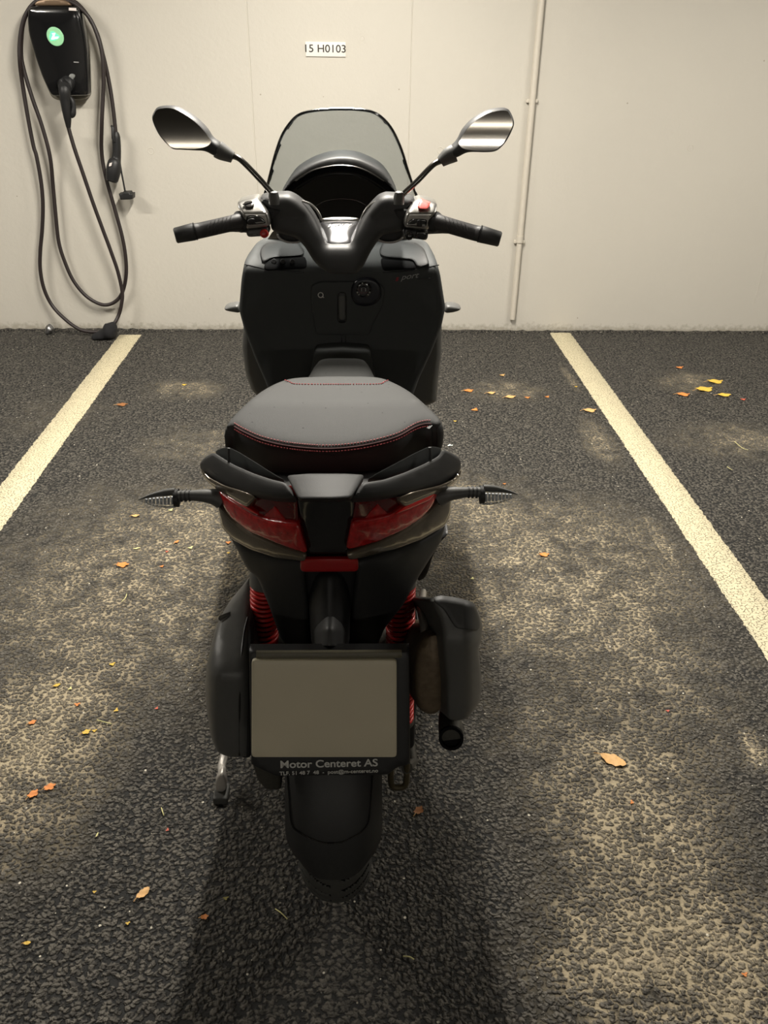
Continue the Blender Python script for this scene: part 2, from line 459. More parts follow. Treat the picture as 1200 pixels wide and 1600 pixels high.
# (px, py on the ground in the photo, half width m, half length m, amount)
SAND_AND_LIGHT = [(230, 900, 0.75, 0.95, 0.70), (60, 1150, 0.32, 0.6, 0.8), (0, 1190, 0.24, 0.45, 0.95), (860, 900, 0.75, 0.95, 0.66),
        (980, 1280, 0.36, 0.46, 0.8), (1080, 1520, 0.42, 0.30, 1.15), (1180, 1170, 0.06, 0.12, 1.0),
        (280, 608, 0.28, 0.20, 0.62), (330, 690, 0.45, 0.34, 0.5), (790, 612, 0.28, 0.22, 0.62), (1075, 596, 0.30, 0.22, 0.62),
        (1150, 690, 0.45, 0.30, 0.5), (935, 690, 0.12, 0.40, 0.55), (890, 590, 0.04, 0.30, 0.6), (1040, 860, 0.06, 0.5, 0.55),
        (960, 970, 0.3, 0.4, 0.6), (100, 640, 0.5, 0.5, 0.25), (740, 780, 0.35, 0.40, 0.5), (850, 1150, 0.32, 0.5, 0.42), (1020, 1060, 0.5, 0.6, 0.5), (120, 1000, 0.4, 0.6, 0.5)]  # broad spots carry painted brightness of the lit floor as well as dust

def wall_material():
    m = bpy.data.materials.new('painted_concrete'); m.use_nodes = True
    nt = m.node_tree; N = nt.nodes; L = nt.links; b = N['Principled BSDF']
    tc = N.new('ShaderNodeTexCoord')
    n1 = N.new('ShaderNodeTexNoise'); n1.inputs['Scale'].default_value = 1.3; n1.inputs['Detail'].default_value = 5; L.new(tc.outputs['Object'], n1.inputs['Vector'])
    n2 = N.new('ShaderNodeTexNoise'); n2.inputs['Scale'].default_value = 55; n2.inputs['Detail'].default_value = 5; L.new(tc.outputs['Object'], n2.inputs['Vector'])
    mx = N.new('ShaderNodeMix'); mx.data_type = 'RGBA'; L.new(n1.outputs['Fac'], mx.inputs['Factor'])
    mx.inputs['A'].default_value = rgb(188, 183, 173); mx.inputs['B'].default_value = rgb(196, 191, 180)
    # sparse small marks
    v = N.new('ShaderNodeTexVoronoi'); v.inputs['Scale'].default_value = 5.5; L.new(tc.outputs['Object'], v.inputs['Vector'])
    lt = N.new('ShaderNodeMath'); lt.operation = 'LESS_THAN'; lt.inputs[1].default_value = 0.022; L.new(v.outputs['Distance'], lt.inputs[0])
    m2 = N.new('ShaderNodeMix'); m2.data_type = 'RGBA'; L.new(lt.outputs[0], m2.inputs['Factor']); L.new(mx.outputs['Result'], m2.inputs['A']); m2.inputs['B'].default_value = rgb(158, 151, 138)
    # splash dirt near the ground
    sx = N.new('ShaderNodeSeparateXYZ'); L.new(tc.outputs['Object'], sx.inputs[0])
    ad = N.new('ShaderNodeMath'); ad.operation = 'MULTIPLY_ADD'; L.new(n2.outputs['Fac'], ad.inputs[0]); ad.inputs[1].default_value = -0.09; L.new(sx.outputs['Z'], ad.inputs[2])
    mr = N.new('ShaderNodeMapRange'); L.new(ad.outputs[0], mr.inputs[0]); mr.inputs[1].default_value = -0.035; mr.inputs[2].default_value = 0.0; mr.inputs[3].default_value = 0.55; mr.inputs[4].default_value = 0.0
    m3 = N.new('ShaderNodeMix'); m3.data_type = 'RGBA'; L.new(mr.outputs[0], m3.inputs['Factor']); L.new(m2.outputs['Result'], m3.inputs['A']); m3.inputs['B'].default_value = rgb(126, 118, 100)
    L.new(m3.outputs['Result'], b.inputs['Base Color'])
    b.inputs['Roughness'].default_value = 0.55
    bp = N.new('ShaderNodeBump'); bp.inputs['Strength'].default_value = 0.25; bp.inputs['Distance'].default_value = 0.004
    L.new(n2.outputs['Fac'], bp.inputs['Height']); L.new(bp.outputs['Normal'], b.inputs['Normal'])
    return m
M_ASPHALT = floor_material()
M_WALL = wall_material()
M_CEIL = mat('ceiling_concrete', rgb(180, 177, 170), 0.8, bump=0.4, bscale=40)
M_FARWALL = mat('far_concrete', rgb(160, 157, 150), 0.8, bump=0.4, bscale=20)

RX, RY0 = 6.5, -8.0
bm = bmesh.new()
box_bm(bm, (0, (RY0 + WALL_Y) / 2, -0.1), (2 * RX, WALL_Y - RY0, 0.2))
# ragged asphalt edge where it meets the wall
xs = np.arange(-3.2, 3.6, 0.012)
rng = np.random.RandomState(3)
hs = 0.004 + 0.009 * rng.rand(len(xs)) ** 2; hs = np.convolve(hs, [0.25, 0.5, 0.25], 'same') + 0.004 * np.sin(xs * 3.1) ** 2
prev = None
for x, h in zip(xs, hs):
    cur = [bm.verts.new((x, WALL_Y - 0.045 + 0.012 * rng.rand(), -0.002)), bm.verts.new((x, WALL_Y - 0.02, h * 0.7)), bm.verts.new((x, WALL_Y - 0.002, h))]
    if prev:
        for k in range(2): bm.faces.new([prev[k], cur[k], cur[k + 1], prev[k + 1]])
    prev = cur
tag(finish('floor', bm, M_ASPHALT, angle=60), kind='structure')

def wall_back():
    bm = bmesh.new()
    joints = [(-0.513, 0.004), (0.282, 0.003)]
    xs = [-RX]
    for (x, w) in joints: xs += [x - w, x - w * 0.4, x + w * 0.4, x + w]
    xs.append(RX)
    dep = [0] + [0, 0.0025, 0.0025, 0] * len(joints) + [0]
    prev = None
    for x, d in zip(xs, dep):
        cur = [bm.verts.new((x, WALL_Y + d, -0.15)), bm.verts.new((x, WALL_Y + d, CEIL_Z + 0.1)), bm.verts.new((x, WALL_Y + 0.2, CEIL_Z + 0.1)), bm.verts.new((x, WALL_Y + 0.2, -0.15))]
        if prev:
            for k in range(4): bm.faces.new([prev[k], cur[k], cur[(k + 1) % 4], prev[(k + 1) % 4]])
        else: bm.faces.new(cur)
        prev = cur
    bm.faces.new(prev[::-1])
    # plugged formwork-tie holes: shallow rings, and two hairline scratches
    for (px, py, r) in [(688, 235, 0.018), (1079, 231, 0.017), (236, 236, 0.018), (317, 235, 0.012), (566, 60, 0.012)]:
        c = at(px, py, WALL_Y)
        ring = []
        for k in range(20):
            a = 2 * math.pi * k / 20
            ring.append([c + Vector((math.cos(a) * rr, yy, math.sin(a) * rr)) for rr, yy in ((r, 0.0005), (r * 0.93, -0.0012), (r * 0.8, -0.0012), (r * 0.72, 0.0005))])
        loft_bm(bm, ring, closed=True)
    tube_bm(bm, [at(928, 374, WALL_Y), at(950, 374.5, WALL_Y)], 0.0012, 6)
    tube_bm(bm, [at(1197, 392, WALL_Y), at(1190, 430, WALL_Y), at(1178, 475, WALL_Y)], 0.0014, 6)
    return tag(finish('wall_back', bm, M_WALL, angle=30), kind='structure')
wall_back()
for nm, c, s in [('wall_left', (-RX - 0.1, (RY0 + WALL_Y) / 2, CEIL_Z / 2), (0.2, WALL_Y - RY0, CEIL_Z + 0.3)),
                 ('wall_right', (RX + 0.1, (RY0 + WALL_Y) / 2, CEIL_Z / 2), (0.2, WALL_Y - RY0, CEIL_Z + 0.3)),
                 ('wall_front', (0, RY0 - 0.1, CEIL_Z / 2), (2 * RX + 0.4, 0.2, CEIL_Z + 0.3))]:
    tag(box(nm, c, s, M_FARWALL), kind='structure')
bm = bmesh.new()
box_bm(bm, (0, (RY0 + WALL_Y) / 2, CEIL_Z + 0.1), (2 * RX, WALL_Y - RY0, 0.2))
tag(finish('ceiling', bm, M_CEIL), kind='structure')

# ceiling tube lamps (each fixture carries its own light and an added ceiling fill)
for i, (x, y, ln, ax, wt) in enumerate(LAMPS):
    root = empty('ceiling_lamp', (x, y, CEIL_Z))
    for d in (-0.35, 0.35):
        px_, py_ = (x + d * ln, y) if ax == 'x' else (x, y + d * ln)
        tube('hanger', [(px_, py_, CEIL_Z), (px_, py_, CEIL_Z - 0.16)], 0.006, M_LAMPBODY, root, 8)
    place = ['over the front of the scooter', 'to the left of the bay', 'to the right of the bay', 'behind the photographer on the left', 'behind the photographer on the right'][i]
    tag(root, 'white ceiling tube lamp ' + place, 'lamp', 'ceiling tube lamps')
    s = (ln, 0.1, 0.05) if ax == 'x' else (0.1, ln, 0.05)
    box('housing', (x, y, CEIL_Z - 0.15), s, M_LAMPBODY, root, bev=0.006)
    t = (ln * 0.96, 0.05, 0.012) if ax == 'x' else (0.05, ln * 0.96, 0.012)
    box('diffuser', (x, y, CEIL_Z - 0.181), t, M_LAMP, root, bev=0.004)
    ld = bpy.data.lights.new('tube_light', 'AREA'); ld.shape = 'RECTANGLE'; ld.energy = wt; ld.color = LAMP_COL
    ld.size = ln; ld.size_y = 0.08
    lo = bpy.data.objects.new('tube_light', ld); COL.objects.link(lo)
    lo.parent = root; lo.location = (0, 0, -0.20)
    if ax == 'y': lo.rotation_euler = (0, 0, math.pi / 2)
    lu = bpy.data.lights.new('added_ceiling_fill', 'AREA'); lu.shape = 'RECTANGLE'; lu.energy = wt * (0.12 if i < 3 else 0.4); lu.color = LAMP_COL  # upward fill added to brighten the ceiling, stronger at the rear
    lu.size = ln; lu.size_y = 0.1
    lv = bpy.data.objects.new('added_ceiling_fill', lu); COL.objects.link(lv); lv.parent = root
    lv.location = (0, 0, -0.15 + 0.035); lv.rotation_euler = (math.pi, 0, math.pi / 2 if ax == 'y' else 0)

# painted bay lines
def line_material():
    m = bpy.data.materials.new('worn_line_paint'); m.use_nodes = True
    nt = m.node_tree; N = nt.nodes; L = nt.links; b = N['Principled BSDF']
    tc = N.new('ShaderNodeTexCoord')
    v = N.new('ShaderNodeTexVoronoi'); v.feature = 'DISTANCE_TO_EDGE'; v.voronoi_dimensions = '2D'; v.inputs['Scale'].default_value = 88; L.new(tc.outputs['Object'], v.inputs['Vector'])
    n = N.new('ShaderNodeTexNoise'); n.inputs['Scale'].default_value = 120; n.inputs['Detail'].default_value = 5; L.new(tc.outputs['Object'], n.inputs['Vector'])
    a = N.new('ShaderNodeMapRange'); L.new(v.outputs['Distance'], a.inputs[0]); a.inputs[1].default_value = 0.0; a.inputs[2].default_value = 0.12
    g = N.new('ShaderNodeMapRange'); L.new(n.outputs['Fac'], g.inputs[0]); g.inputs[1].default_value = 0.47; g.inputs[2].default_value = 0.6
    q = N.new('ShaderNodeMath'); q.operation = 'ADD'; q.use_clamp = True; L.new(a.outputs[0], q.inputs[0]); L.new(g.outputs[0], q.inputs[1])
    mx = N.new('ShaderNodeMix'); mx.data_type = 'RGBA'; L.new(q.outputs[0], mx.inputs['Factor'])
    mx.inputs['A'].default_value = rgb(70, 63, 48); mx.inputs['B'].default_value = rgb(196, 186, 156)
    L.new(mx.outputs['Result'], b.inputs['Base Color']); b.inputs['Roughness'].default_value = 0.65
    bp = N.new('ShaderNodeBump'); bp.inputs['Strength'].default_value = 0.6; bp.inputs['Distance'].default_value = 0.004
    L.new(q.outputs[0], bp.inputs['Height']); L.new(bp.outputs['Normal'], b.inputs['Normal'])
    return m
M_LINE = line_material()
def bay_line(x0, x1, y1, label):
    bm = bmesh.new(); rg = np.random.RandomState(int(x1 * 1000) % 97)
    ys = np.arange(-6.0, y1, 0.01); prev = None
    for y in ys:
        a = x0 + rg.uniform(-0.003, 0.003); c = x1 + rg.uniform(-0.003, 0.003)
        cur = [bm.verts.new(p) for p in ((a, y, 0.0), (a + 0.002, y, 0.0025), (c - 0.002, y, 0.0025), (c, y, 0.0))]
        if prev:
            for k in range(3): bm.faces.new([prev[k], cur[k], cur[k + 1], prev[k + 1]])
        else: bm.faces.new(cur)
        prev = cur
    bm.faces.new(prev[::-1])
    tag(finish('parking_line', bm, M_LINE, angle=80), label, 'parking line', 'painted bay lines')
bay_line(-1.320, -1.200, 4.598, 'white painted bay line on the asphalt, left of the scooter below the charger')
bay_line(1.123, 1.243, 4.672, 'white painted bay line on the asphalt, right of the scooter')

# wall sign
root = empty('wall_sign', at(508, 77, WALL_Y)); tag(root, 'small white bay number sign on the wall above the windscreen', 'sign')
a, b_ = at(477, 65, WALL_Y - 0.003), at(540, 89, WALL_Y - 0.003)
box('sign_plate', ((a.x + b_.x) / 2, WALL_Y - 0.0035, (a.z + b_.z) / 2), (b_.x - a.x, 0.006, a.z - b_.z), M_SIGN, root, bev=0.001)
t0 = at(507.5, 76.5, WALL_Y - 0.0072)
text('lettering', '15 H0103', 0.047, t0, (1, 0, 0), (0, 0, 1), M_BLACKLET, root, width=0.198, bold=0.0004)

# wall conduit
root = empty('wall_conduit', (0.901, WALL_Y, 0.08)); tag(root, 'white vertical conduit pipe on the wall right of the scooter', 'pipe')
zt = at(811, 376, WALL_Y).z
tube('pipe', [(0.901, WALL_Y - 0.018, zt), (0.901, WALL_Y - 0.018, CEIL_Z - 0.01)], 0.0165, M_PIPE, root, 16)
tube('lower_pipe', [(0.901, WALL_Y - 0.018, 0.078), (0.901, WALL_Y - 0.018, zt)], 0.0148, M_PIPE, root, 16)
tube('coupling', [(0.901, WALL_Y - 0.018, zt - 0.006), (0.901, WALL_Y - 0.018, zt + 0.03)], 0.0195, M_PIPE, root, 16)
for z in (zt - 0.004, 1.2, 2.0):
    box('clip', (0.901, WALL_Y - 0.009, z), (0.058, 0.018, 0.018), M_PIPE, root, bev=0.003)

# ------------------------------------------------------------------ charging station on the wall
CH_Y = WALL_Y - 0.105
root = empty('charging_station', at(92, 90, WALL_Y)); tag(root, 'black wall-mounted electric charging station with a lit green round logo', 'charger')
front = [(44, 11), (60, 9), (100, 9), (122, 11), (127, 30), (132, 55), (135, 76), (137, 110), (138, 149), (120, 150), (80, 150), (73, 137), (65, 119), (58, 100), (52, 80), (47, 62), (44, 48), (42, 30)]
backp = [(43, 12), (122, 11), (128, 28), (136, 76), (138, 150), (130, 156), (90, 157), (80, 152), (65, 119), (52, 80), (44, 50)]
patch('cover', front, ypl(CH_Y), 0.05, M_GLOSS, root, edge=(5, 0.012), curve='ch', dome=0.008)
def lower_back(x, y): return at(x, y, WALL_Y - 0.06)
patch('back_box', backp, lower_back, 0.058, mat('charger_back_grey', rgb(120, 116, 104), 0.4), root, edge=(3, 0.006), curve='ch')
disc = [(86 + 13.4 * math.cos(a) + 1.5 * math.sin(a), 57 + 15.0 * math.sin(a) + 2 * math.cos(a)) for a in np.linspace(0, 2 * math.pi, 28, endpoint=False)]
dlogo = patch('logo_disc', disc, ypl(CH_Y - 0.0125), 0.006, M_LOGODISC, root, edge=(1.5, 0.0015), curve=None)
# the light mark: a bold lit zed over a green field
zf = [(79, 49), (84, 49), (94, 57), (93, 59), (87, 63), (79, 64), (77, 58)]
patch('logo_field', zf, ypl(CH_Y - 0.0135), 0.002, M_LOGOZ, dlogo, edge=(0.5, 0.0), curve=None)
zz = [(81, 52), (86.5, 51.5), (84.6, 57.6), (91.5, 57.2), (90.8, 60.0), (80.5, 62), (80, 60.5), (82.6, 54.8)]
patch('logo_mark', zz, ypl(CH_Y - 0.0145), 0.002, M_LOGOZ_W, dlogo, edge=(0.5, 0.0), curve=None)
patch('sticker', [(107.5, 12), (119, 12.6), (119, 17), (107.5, 16.2)], ypl(CH_Y - 0.0095), 0.0015, M_STICKER, root, edge=(0.5, 0), curve=None)
patch('small_mark', [(115, 96.2), (123, 96.6), (123, 98.2), (115, 97.8)], ypl(CH_Y - 0.0095), 0.001, M_GREYLET, root, edge=(0.5, 0), curve=None)
# hook bracket on top for the coiled cable
patch('cable_hook', [(57, 1), (80, -4), (104, 1), (112, 9), (52, 9)], ypl(WALL_Y - 0.10), 0.1, mat('hook_bronze', rgb(120, 100, 80), 0.35, metal=0.5), root, edge=(2, 0.006), curve='ch')
# socket cone the plug sits in
rings = []
for t, hw, hh in ((0, 14, 11), (0.5, 10.5, 13), (1, 8, 10)):
    c = (105, 128 + 8 * t)
    rings.append([at(c[0] + hw * math.cos(a), c[1] + hh * math.sin(a), CH_Y + 0.002 - 0.035 * t) for a in np.linspace(0, 2 * math.pi, 20, endpoint=False)])
loft('socket', rings, M_DARK, root)

patch('socket_highlight', [(107, 117), (112, 114.5), (118, 118.5), (108, 132), (104, 131)], ypl(CH_Y - 0.016), 0.012, mat('highlight_grey', rgb(120, 122, 120), 0.35), root, edge=(2, 0.006), curve='ch')  # pale wedge painted in for the highlight on the recess edge

# ------------------------------------------------------------------ charging cable with plug and coupler
CY0 = WALL_Y - 0.045
root = empty('charging_cable', at(165, 515, WALL_Y - 0.1)); tag(root, 'dark charging cable looped twice over the wall charger, coupler hanging free', 'cable')
pre = [(106, 196), (113, 221), (119, 240), (130, 272), (145, 316), (160, 357), (173, 392), (184, 424), (191, 457), (190, 474), (186, 491), (178, 506), (166, 516), (159, 518),
       (141, 518.5), (123, 514), (102, 499), (82, 478), (69, 452), (63, 422), (63, 392), (66, 357), (67, 318), (64, 283), (57, 244), (52, 227), (43, 180), (35, 130), (31, 97), (31, 65), (36, 35), (45, 15), (58, 2),
       (78, -4), (102, 0), (121, 9), (141, 30), (154, 61), (160, 87), (162, 121), (161, 152), (159, 195), (159, 240), (166, 279), (178, 322), (191, 370), (197, 409), (196, 439), (188, 463), (173, 475), (156, 475),
       (134, 462), (115, 439), (102, 411), (92, 379), (87, 335), (83, 292), (78, 244), (65, 195), (50, 152), (37, 108), (33, 82), (35, 43), (43, 19), (60, 1), (82, -8), (108, -2), (130, 15), (150, 48), (160, 82), (169, 121), (176, 163), (181, 208)]
cpts = []
nP = len(pre)
for i, (x, y) in enumerate(pre):
    Yc = CY0
    if i < 3: Yc = WALL_Y - 0.10
    elif i < 9: Yc = WALL_Y - 0.10 + (i - 2) * 0.004
    elif i < 17: Yc = WALL_Y - 0.105 if 11 <= i <= 15 else WALL_Y - 0.08
    elif i < 28: Yc = WALL_Y - 0.05
    elif i < 42: Yc = WALL_Y - 0.075
    elif i < 57: Yc = WALL_Y - 0.04
    elif i < 70: Yc = WALL_Y - 0.055
    cpts.append(np.array(at(x, y, Yc)))
tube('cable', cpts, 0.0098, M_CABLE, root, 12, smooth_n=6)
PY = CH_Y - 0.05
h = tube('plug', [at(100, 134, PY + 0.03), at(101, 140, PY), at(102, 156, PY), at(105, 180, PY + 0.005), at(107, 199, PY + 0.012)], [0.026, 0.028, 0.025, 0.02, 0.011], M_DARK, root, 16, smooth_n=5)
tube('release_button', [at(109, 152, PY + 0.01), at(113, 158, PY + 0.01), at(115, 168, PY + 0.01), at(114, 178, PY + 0.01), at(111, 183, PY + 0.01)], [0.010, 0.013, 0.012, 0.014, 0.008], M_DARK, h, 10, smooth_n=3)
tube('plug_head', [at(100, 133, CH_Y - 0.01), at(100, 137, PY - 0.02)], [0.03, 0.026], M_DARK, h, 18)
KY = WALL_Y - 0.07
k = tube('coupler', [at(181, 206, KY), at(181.5, 214, KY), at(182.5, 235, KY), at(181.5, 248, KY), at(179, 256, KY - 0.01), at(177, 268, KY - 0.015), at(175, 282, KY - 0.018)], [0.012, 0.02, 0.021, 0.024, 0.034, 0.036, 0.03], M_DARK, root, 18, smooth_n=5)
tube('latch', [at(174, 197, KY - 0.01), at(176.5, 199, KY - 0.015), at(177, 216, KY - 0.02), at(179, 222, KY - 0.02)], [0.006, 0.008, 0.009, 0.006], M_DARK, k, 8)
lathe('pin_face', at(175, 282, KY - 0.018), at(174, 287, KY - 0.02) - at(175, 282, KY - 0.018), [(0, 0.026), (0.006, 0.026), (0.006, 0.02), (-0.004, 0.02), (-0.004, 0)], M_GLOSS, k, 20)
patch('coupler_label', [(171, 255), (175, 254), (174, 259), (170, 260)], ypl(KY - 0.052), 0.002, M_STICKER, k, edge=(0.5, 0), curve=None)
cp = tube('cap_strap', [at(187, 252, KY), at(190, 270, KY), at(193, 286, KY), at(196, 302, KY)], 0.0045, M_DARK, root, 8, smooth_n=4)
patch('dust_cap', [(185, 303), (190, 303), (191, 300.5), (202, 300.5), (203, 303), (207, 303), (207, 311), (203, 312), (188, 312.5)], ypl(KY - 0.03), 0.06, M_DARK, cp, edge=(1.5, 0.006), curve=None)

# black wrap on the ground, clear scrap beside it
def crumple(name, m, outline, Y, thick, seed, amp, label, cat):
    o = patch(name, outline, ypl(Y), thick, m, None, edge=(7, 0.02), curve='ch', dome=0.02, dbl=True, step=2.0)
    rg = np.random.RandomState(seed); ph = rg.rand(6) * 6; fq = rg.uniform(40, 120, (6, 3))
    for v in o.data.vertices:
        q = sum(math.sin(fq[i] @ np.array(v.co) + ph[i]) for i in range(6)) / 6
        v.co.y += amp * q; v.co.z = max(0.003, v.co.z + amp * 0.4 * q)
    tag(o, label, cat); return o
crumple('fabric_wrap', M_CLOTH, [(140, 527), (147, 522), (158, 517), (160, 511), (164, 506.5), (175, 508), (181, 516), (181, 527), (176, 531), (165, 533), (154, 536), (145, 535)], 4.50, 0.06, 2, 0.012, 'crumpled black fabric wrap on the asphalt at the bottom of the cable loop', 'wrap')
crumple('plastic_scrap', M_SCRAP, [(69, 515), (72, 509), (77, 507), (82, 512), (84, 516), (81, 522), (76, 525), (70, 522)], 4.60, 0.03, 5, 0.012, 'crumpled clear plastic scrap at the wall foot under the charger', 'litter')

# ------------------------------------------------------------------ THE SCOOTER
X0 = -0.038
sc = empty('scooter', (X0, 1.17, 0.0))
tag(sc, 'black motor scooter with smoked windscreen and red springs parked between the white lines', 'scooter')

# --- rear wheel
AX = (X0, 1.17, 0.265)
bm = bmesh.new()
NU, NV = 720, 48; TW, RT = 0.063, 0.265
grid = []; groove = []
for iu in range(NU):
    a = 2 * math.pi * iu / NU; row = []; grow = []
    for iv in range(NV + 1):
        v = -1 + 2 * iv / NV
        xx = TW * math.sin(v * 1.35) / math.sin(1.35)
        rr = RT - 0.05 * (1 - math.cos(v * 1.35)) / (1 - math.cos(1.35)) * 1.0
        g = 0.0
        s = abs(v)
        if 0.10 < s < 0.8:
            u = a / (2 * math.pi) * 46 + (0.5 if v > 0 else 0) - 1.1 * s ** 1.3
            fpart = abs(u - round(u))
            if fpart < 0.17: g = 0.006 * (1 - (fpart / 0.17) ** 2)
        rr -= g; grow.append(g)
        row.append(bm.verts.new((AX[0] + xx, AX[1] + rr * math.sin(a), AX[2] + rr * math.cos(a))))
    grid.append(row); groove.append(grow)
for iu in range(NU):
    r0, r1 = grid[iu], grid[(iu + 1) % NU]
    for iv in range(NV):
        f = bm.faces.new([r0[iv], r0[iv + 1], r1[iv + 1], r1[iv]])
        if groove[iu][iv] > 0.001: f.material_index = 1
lathe_bm(bm, AX, (1, 0, 0), [(-0.060, 0.216), (-0.056, 0.190), (-0.045, 0.178), (0.045, 0.178), (0.056, 0.190), (0.060, 0.216)], 96)
rw = lathe('rear_wheel', AX, (1, 0, 0), [(-0.045, 0.02), (-0.045, 0.17), (-0.05, 0.18), (-0.035, 0.178), (-0.02, 0.15), (-0.02, 0.05), (0.02, 0.05), (0.02, 0.15), (0.035, 0.178), (0.05, 0.18), (0.045, 0.17), (0.045, 0.02)], M_DARK, sc, 48)
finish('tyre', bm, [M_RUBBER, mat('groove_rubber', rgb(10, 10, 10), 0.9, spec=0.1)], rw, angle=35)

# --- rear mudguard hugging the tyre
bm = bmesh.new()
rings = []
for i in range(25):
    a = math.radians(90 - i * 5.6)           # from behind the tyre up over it; 0 = straight up, 90 = straight back
    tt = i / 24
    R1 = 0.283; hw = 0.079 - 0.026 * max(0, 1 - i / 3) ** 2
    ring = []
    for j in range(17):
        v = -1 + 2 * j / 16
        xx = hw * v; rr = R1 - 0.03 * abs(v) ** 3
        ring.append((AX[0] + xx, AX[1] - rr * math.sin(a), AX[2] + rr * math.cos(a)))
    for j in range(16, -1, -1):
        v = -1 + 2 * j / 16
        xx = (hw - 0.003) * v; rr = R1 - 0.004 - 0.03 * abs(v) ** 3
        ring.append((AX[0] + xx, AX[1] - rr * math.sin(a), AX[2] + rr * math.cos(a)))
    rings.append(ring)
mg = loft('rear_mudguard', rings, M_TAIL, sc, angle=40)
def on_guard(px, py):
    lo, hi = 0.86, 1.16
    for _ in range(40):
        mid = (lo + hi) / 2; p = at(px, py, mid)
        rr = 0.284 - 0.03 * abs((p.x - AX[0]) / 0.079) ** 3
        if math.hypot(p.y - AX[1], p.z - AX[2]) > rr: lo = mid
        else: hi = mid
    return at(px, py, lo)
tube('guard_groove', [on_guard(x, y) for x, y in cr([(449, 1212), (451, 1240), (453, 1270), (457, 1291), (467, 1300), (480, 1308), (500, 1316), (516, 1318), (535, 1316), (550, 1309), (562, 1302), (574, 1289), (578, 1270), (580, 1240), (582, 1212)], 4)], 0.0014, M_GLOSS, mg, 6)
# --- plate holder, plate
def plate_map(x, y): return at(x, y, 0.945 + (1197 - y) / 179 * 0.055)
ph = patch('plate_holder', [(389, 1019), (640, 1018), (641, 1196), (622, 1200), (606, 1212), (430, 1214), (392, 1196)], lambda x, y: at(x, y, 0.952 + (1197 - y) / 179 * 0.055), 0.02, M_DARK, sc, edge=(3, 0.004), curve=None)
patch('number_plate', [(393, 1032), (620, 1032), (620, 1184), (393, 1184)], plate_map, 0.006, M_PLATE, ph, edge=(2, 0.002), curve='ch')
patch('top_strip', [(400, 1020), (628, 1019), (628, 1029), (400, 1030)], lambda x, y: at(x, y, 0.947 + (1197 - y) / 179 * 0.055), 0.006, mat('holder_strip', rgb(92, 88, 72), 0.5), ph, edge=(2, 0.002), curve=None)
def lettering(name, body, px, py, hpx, wpx, mapf, m, parent, shear=0.0, tilt=0.0, bold=0.0):
    o = mapf(px, py); e = mapf(px + 4, py + 4 * tilt) - o; u = mapf(px, py - 4) - o
    sc_ = (mapf(px, py - 10) - o).length / 10
    wd = (mapf(px + wpx / 2, py) - mapf(px - wpx / 2, py)).length
    return text(name, body, hpx * sc_ * 1.4, o, e, u, m, parent, shear=shear, width=wd, bold=bold)
lm = lambda x, y: at(x, y, 0.9505 + (1197 - y) / 179 * 0.055)
lettering('dealer_lettering', 'Motor Centeret AS', 514, 1193.5, 11.5, 152, lm, M_WHITE, ph, bold=0.0003, tilt=-0.02)
lettering('dealer_lettering', 'TLF. 51 48 7  48  -  post@m-centeret.no', 514, 1206.5, 5.6, 154, lm, M_WHITE, ph, bold=0.0001, tilt=-0.03)

# plate arm and its little lamp housing
def arm_y(x, y): return 1.10 - (y - 890) / 125 * 0.07 + 0.05 * ((x - 515) / 34) ** 2
pa = patch('plate_arm', [(483, 896), (550, 896), (548, 940), (546, 1014), (486, 1014), (481, 940)], yfn(arm_y), 0.06, M_DARK, sc, edge=(8, 0.015))
patch('plate_lamp', [(488, 986), (515, 981), (541, 986), (539, 1012), (490, 1012)], yfn(lambda x, y: arm_y(x, y) - 0.02 + 0.02 * ((x - 515) / 26) ** 2), 0.03, M_PLASTIC_SATIN, pa, edge=(4, 0.008))

# --- tail: side panels, lights, underside
def tail_y(x, y):
    u = min(1.15, abs(x - 516) / 205.0)
    return 1.075 + 0.20 * u ** 2.0 + 0.00035 * max(0, y - 880)
def tail(off=0.0): return lambda x, y: at(x, y, tail_y(x, y) + off)
# body behind everything so that the tail is a solid from any side
rings = []
for y, hw, zc, hh in ((1.19, 0.10, 0.735, 0.05), (1.26, 0.155, 0.73, 0.055), (1.36, 0.17, 0.72, 0.065), (1.5, 0.165, 0.71, 0.09), (1.65, 0.14, 0.68, 0.10), (1.8, 0.12, 0.64, 0.13), (1.92, 0.085, 0.58, 0.13)):
    rings.append(sq_ring(X0, y, zc, hw, hh))
loft('under_seat_body', rings, M_DARK, sc)
bandL = [(338, 786), (349, 797), (360, 811), (387, 832), (432, 851), (480, 867), (477, 880), (430, 874), (390, 861), (362, 845), (345, 826)]
bandR = [(706, 783), (705, 805), (697, 823), (660, 845), (620, 860), (570, 873), (545, 878), (540, 866), (591, 848), (633, 829), (660, 811), (679, 792), (692, 776)]
patch('tail_panel', bandL, tail(0.003), 0.10, M_PAINT, sc, edge=(6, 0.006))
patch('tail_panel', bandR, tail(0.003), 0.10, M_PAINT, sc, edge=(6, 0.006))
upL = [(311, 729), (325, 744), (350, 757), (390, 769), (402, 776), (386, 793), (371, 784), (352, 773), (330, 758), (316, 744)]
upR = [(723, 730), (710, 747), (688, 757), (640, 768), (618, 778), (632, 792), (660, 780), (690, 768), (706, 757), (721, 742)]
patch('upper_tail_panel', upL, tail(-0.006), 0.09, M_PAINT, sc, edge=(6, 0.008), back=(0, 0.78, -0.62))
patch('upper_tail_panel', upR, tail(-0.006), 0.09, M_PAINT, sc, edge=(6, 0.008), back=(0, 0.78, -0.62))
lowL = [(344, 824), (360, 843), (390, 859), (432, 873), (478, 880), (476, 905), (482, 960), (485, 1013), (447, 1013), (437, 1001), (419, 950), (401, 906), (385, 893), (366, 856)]
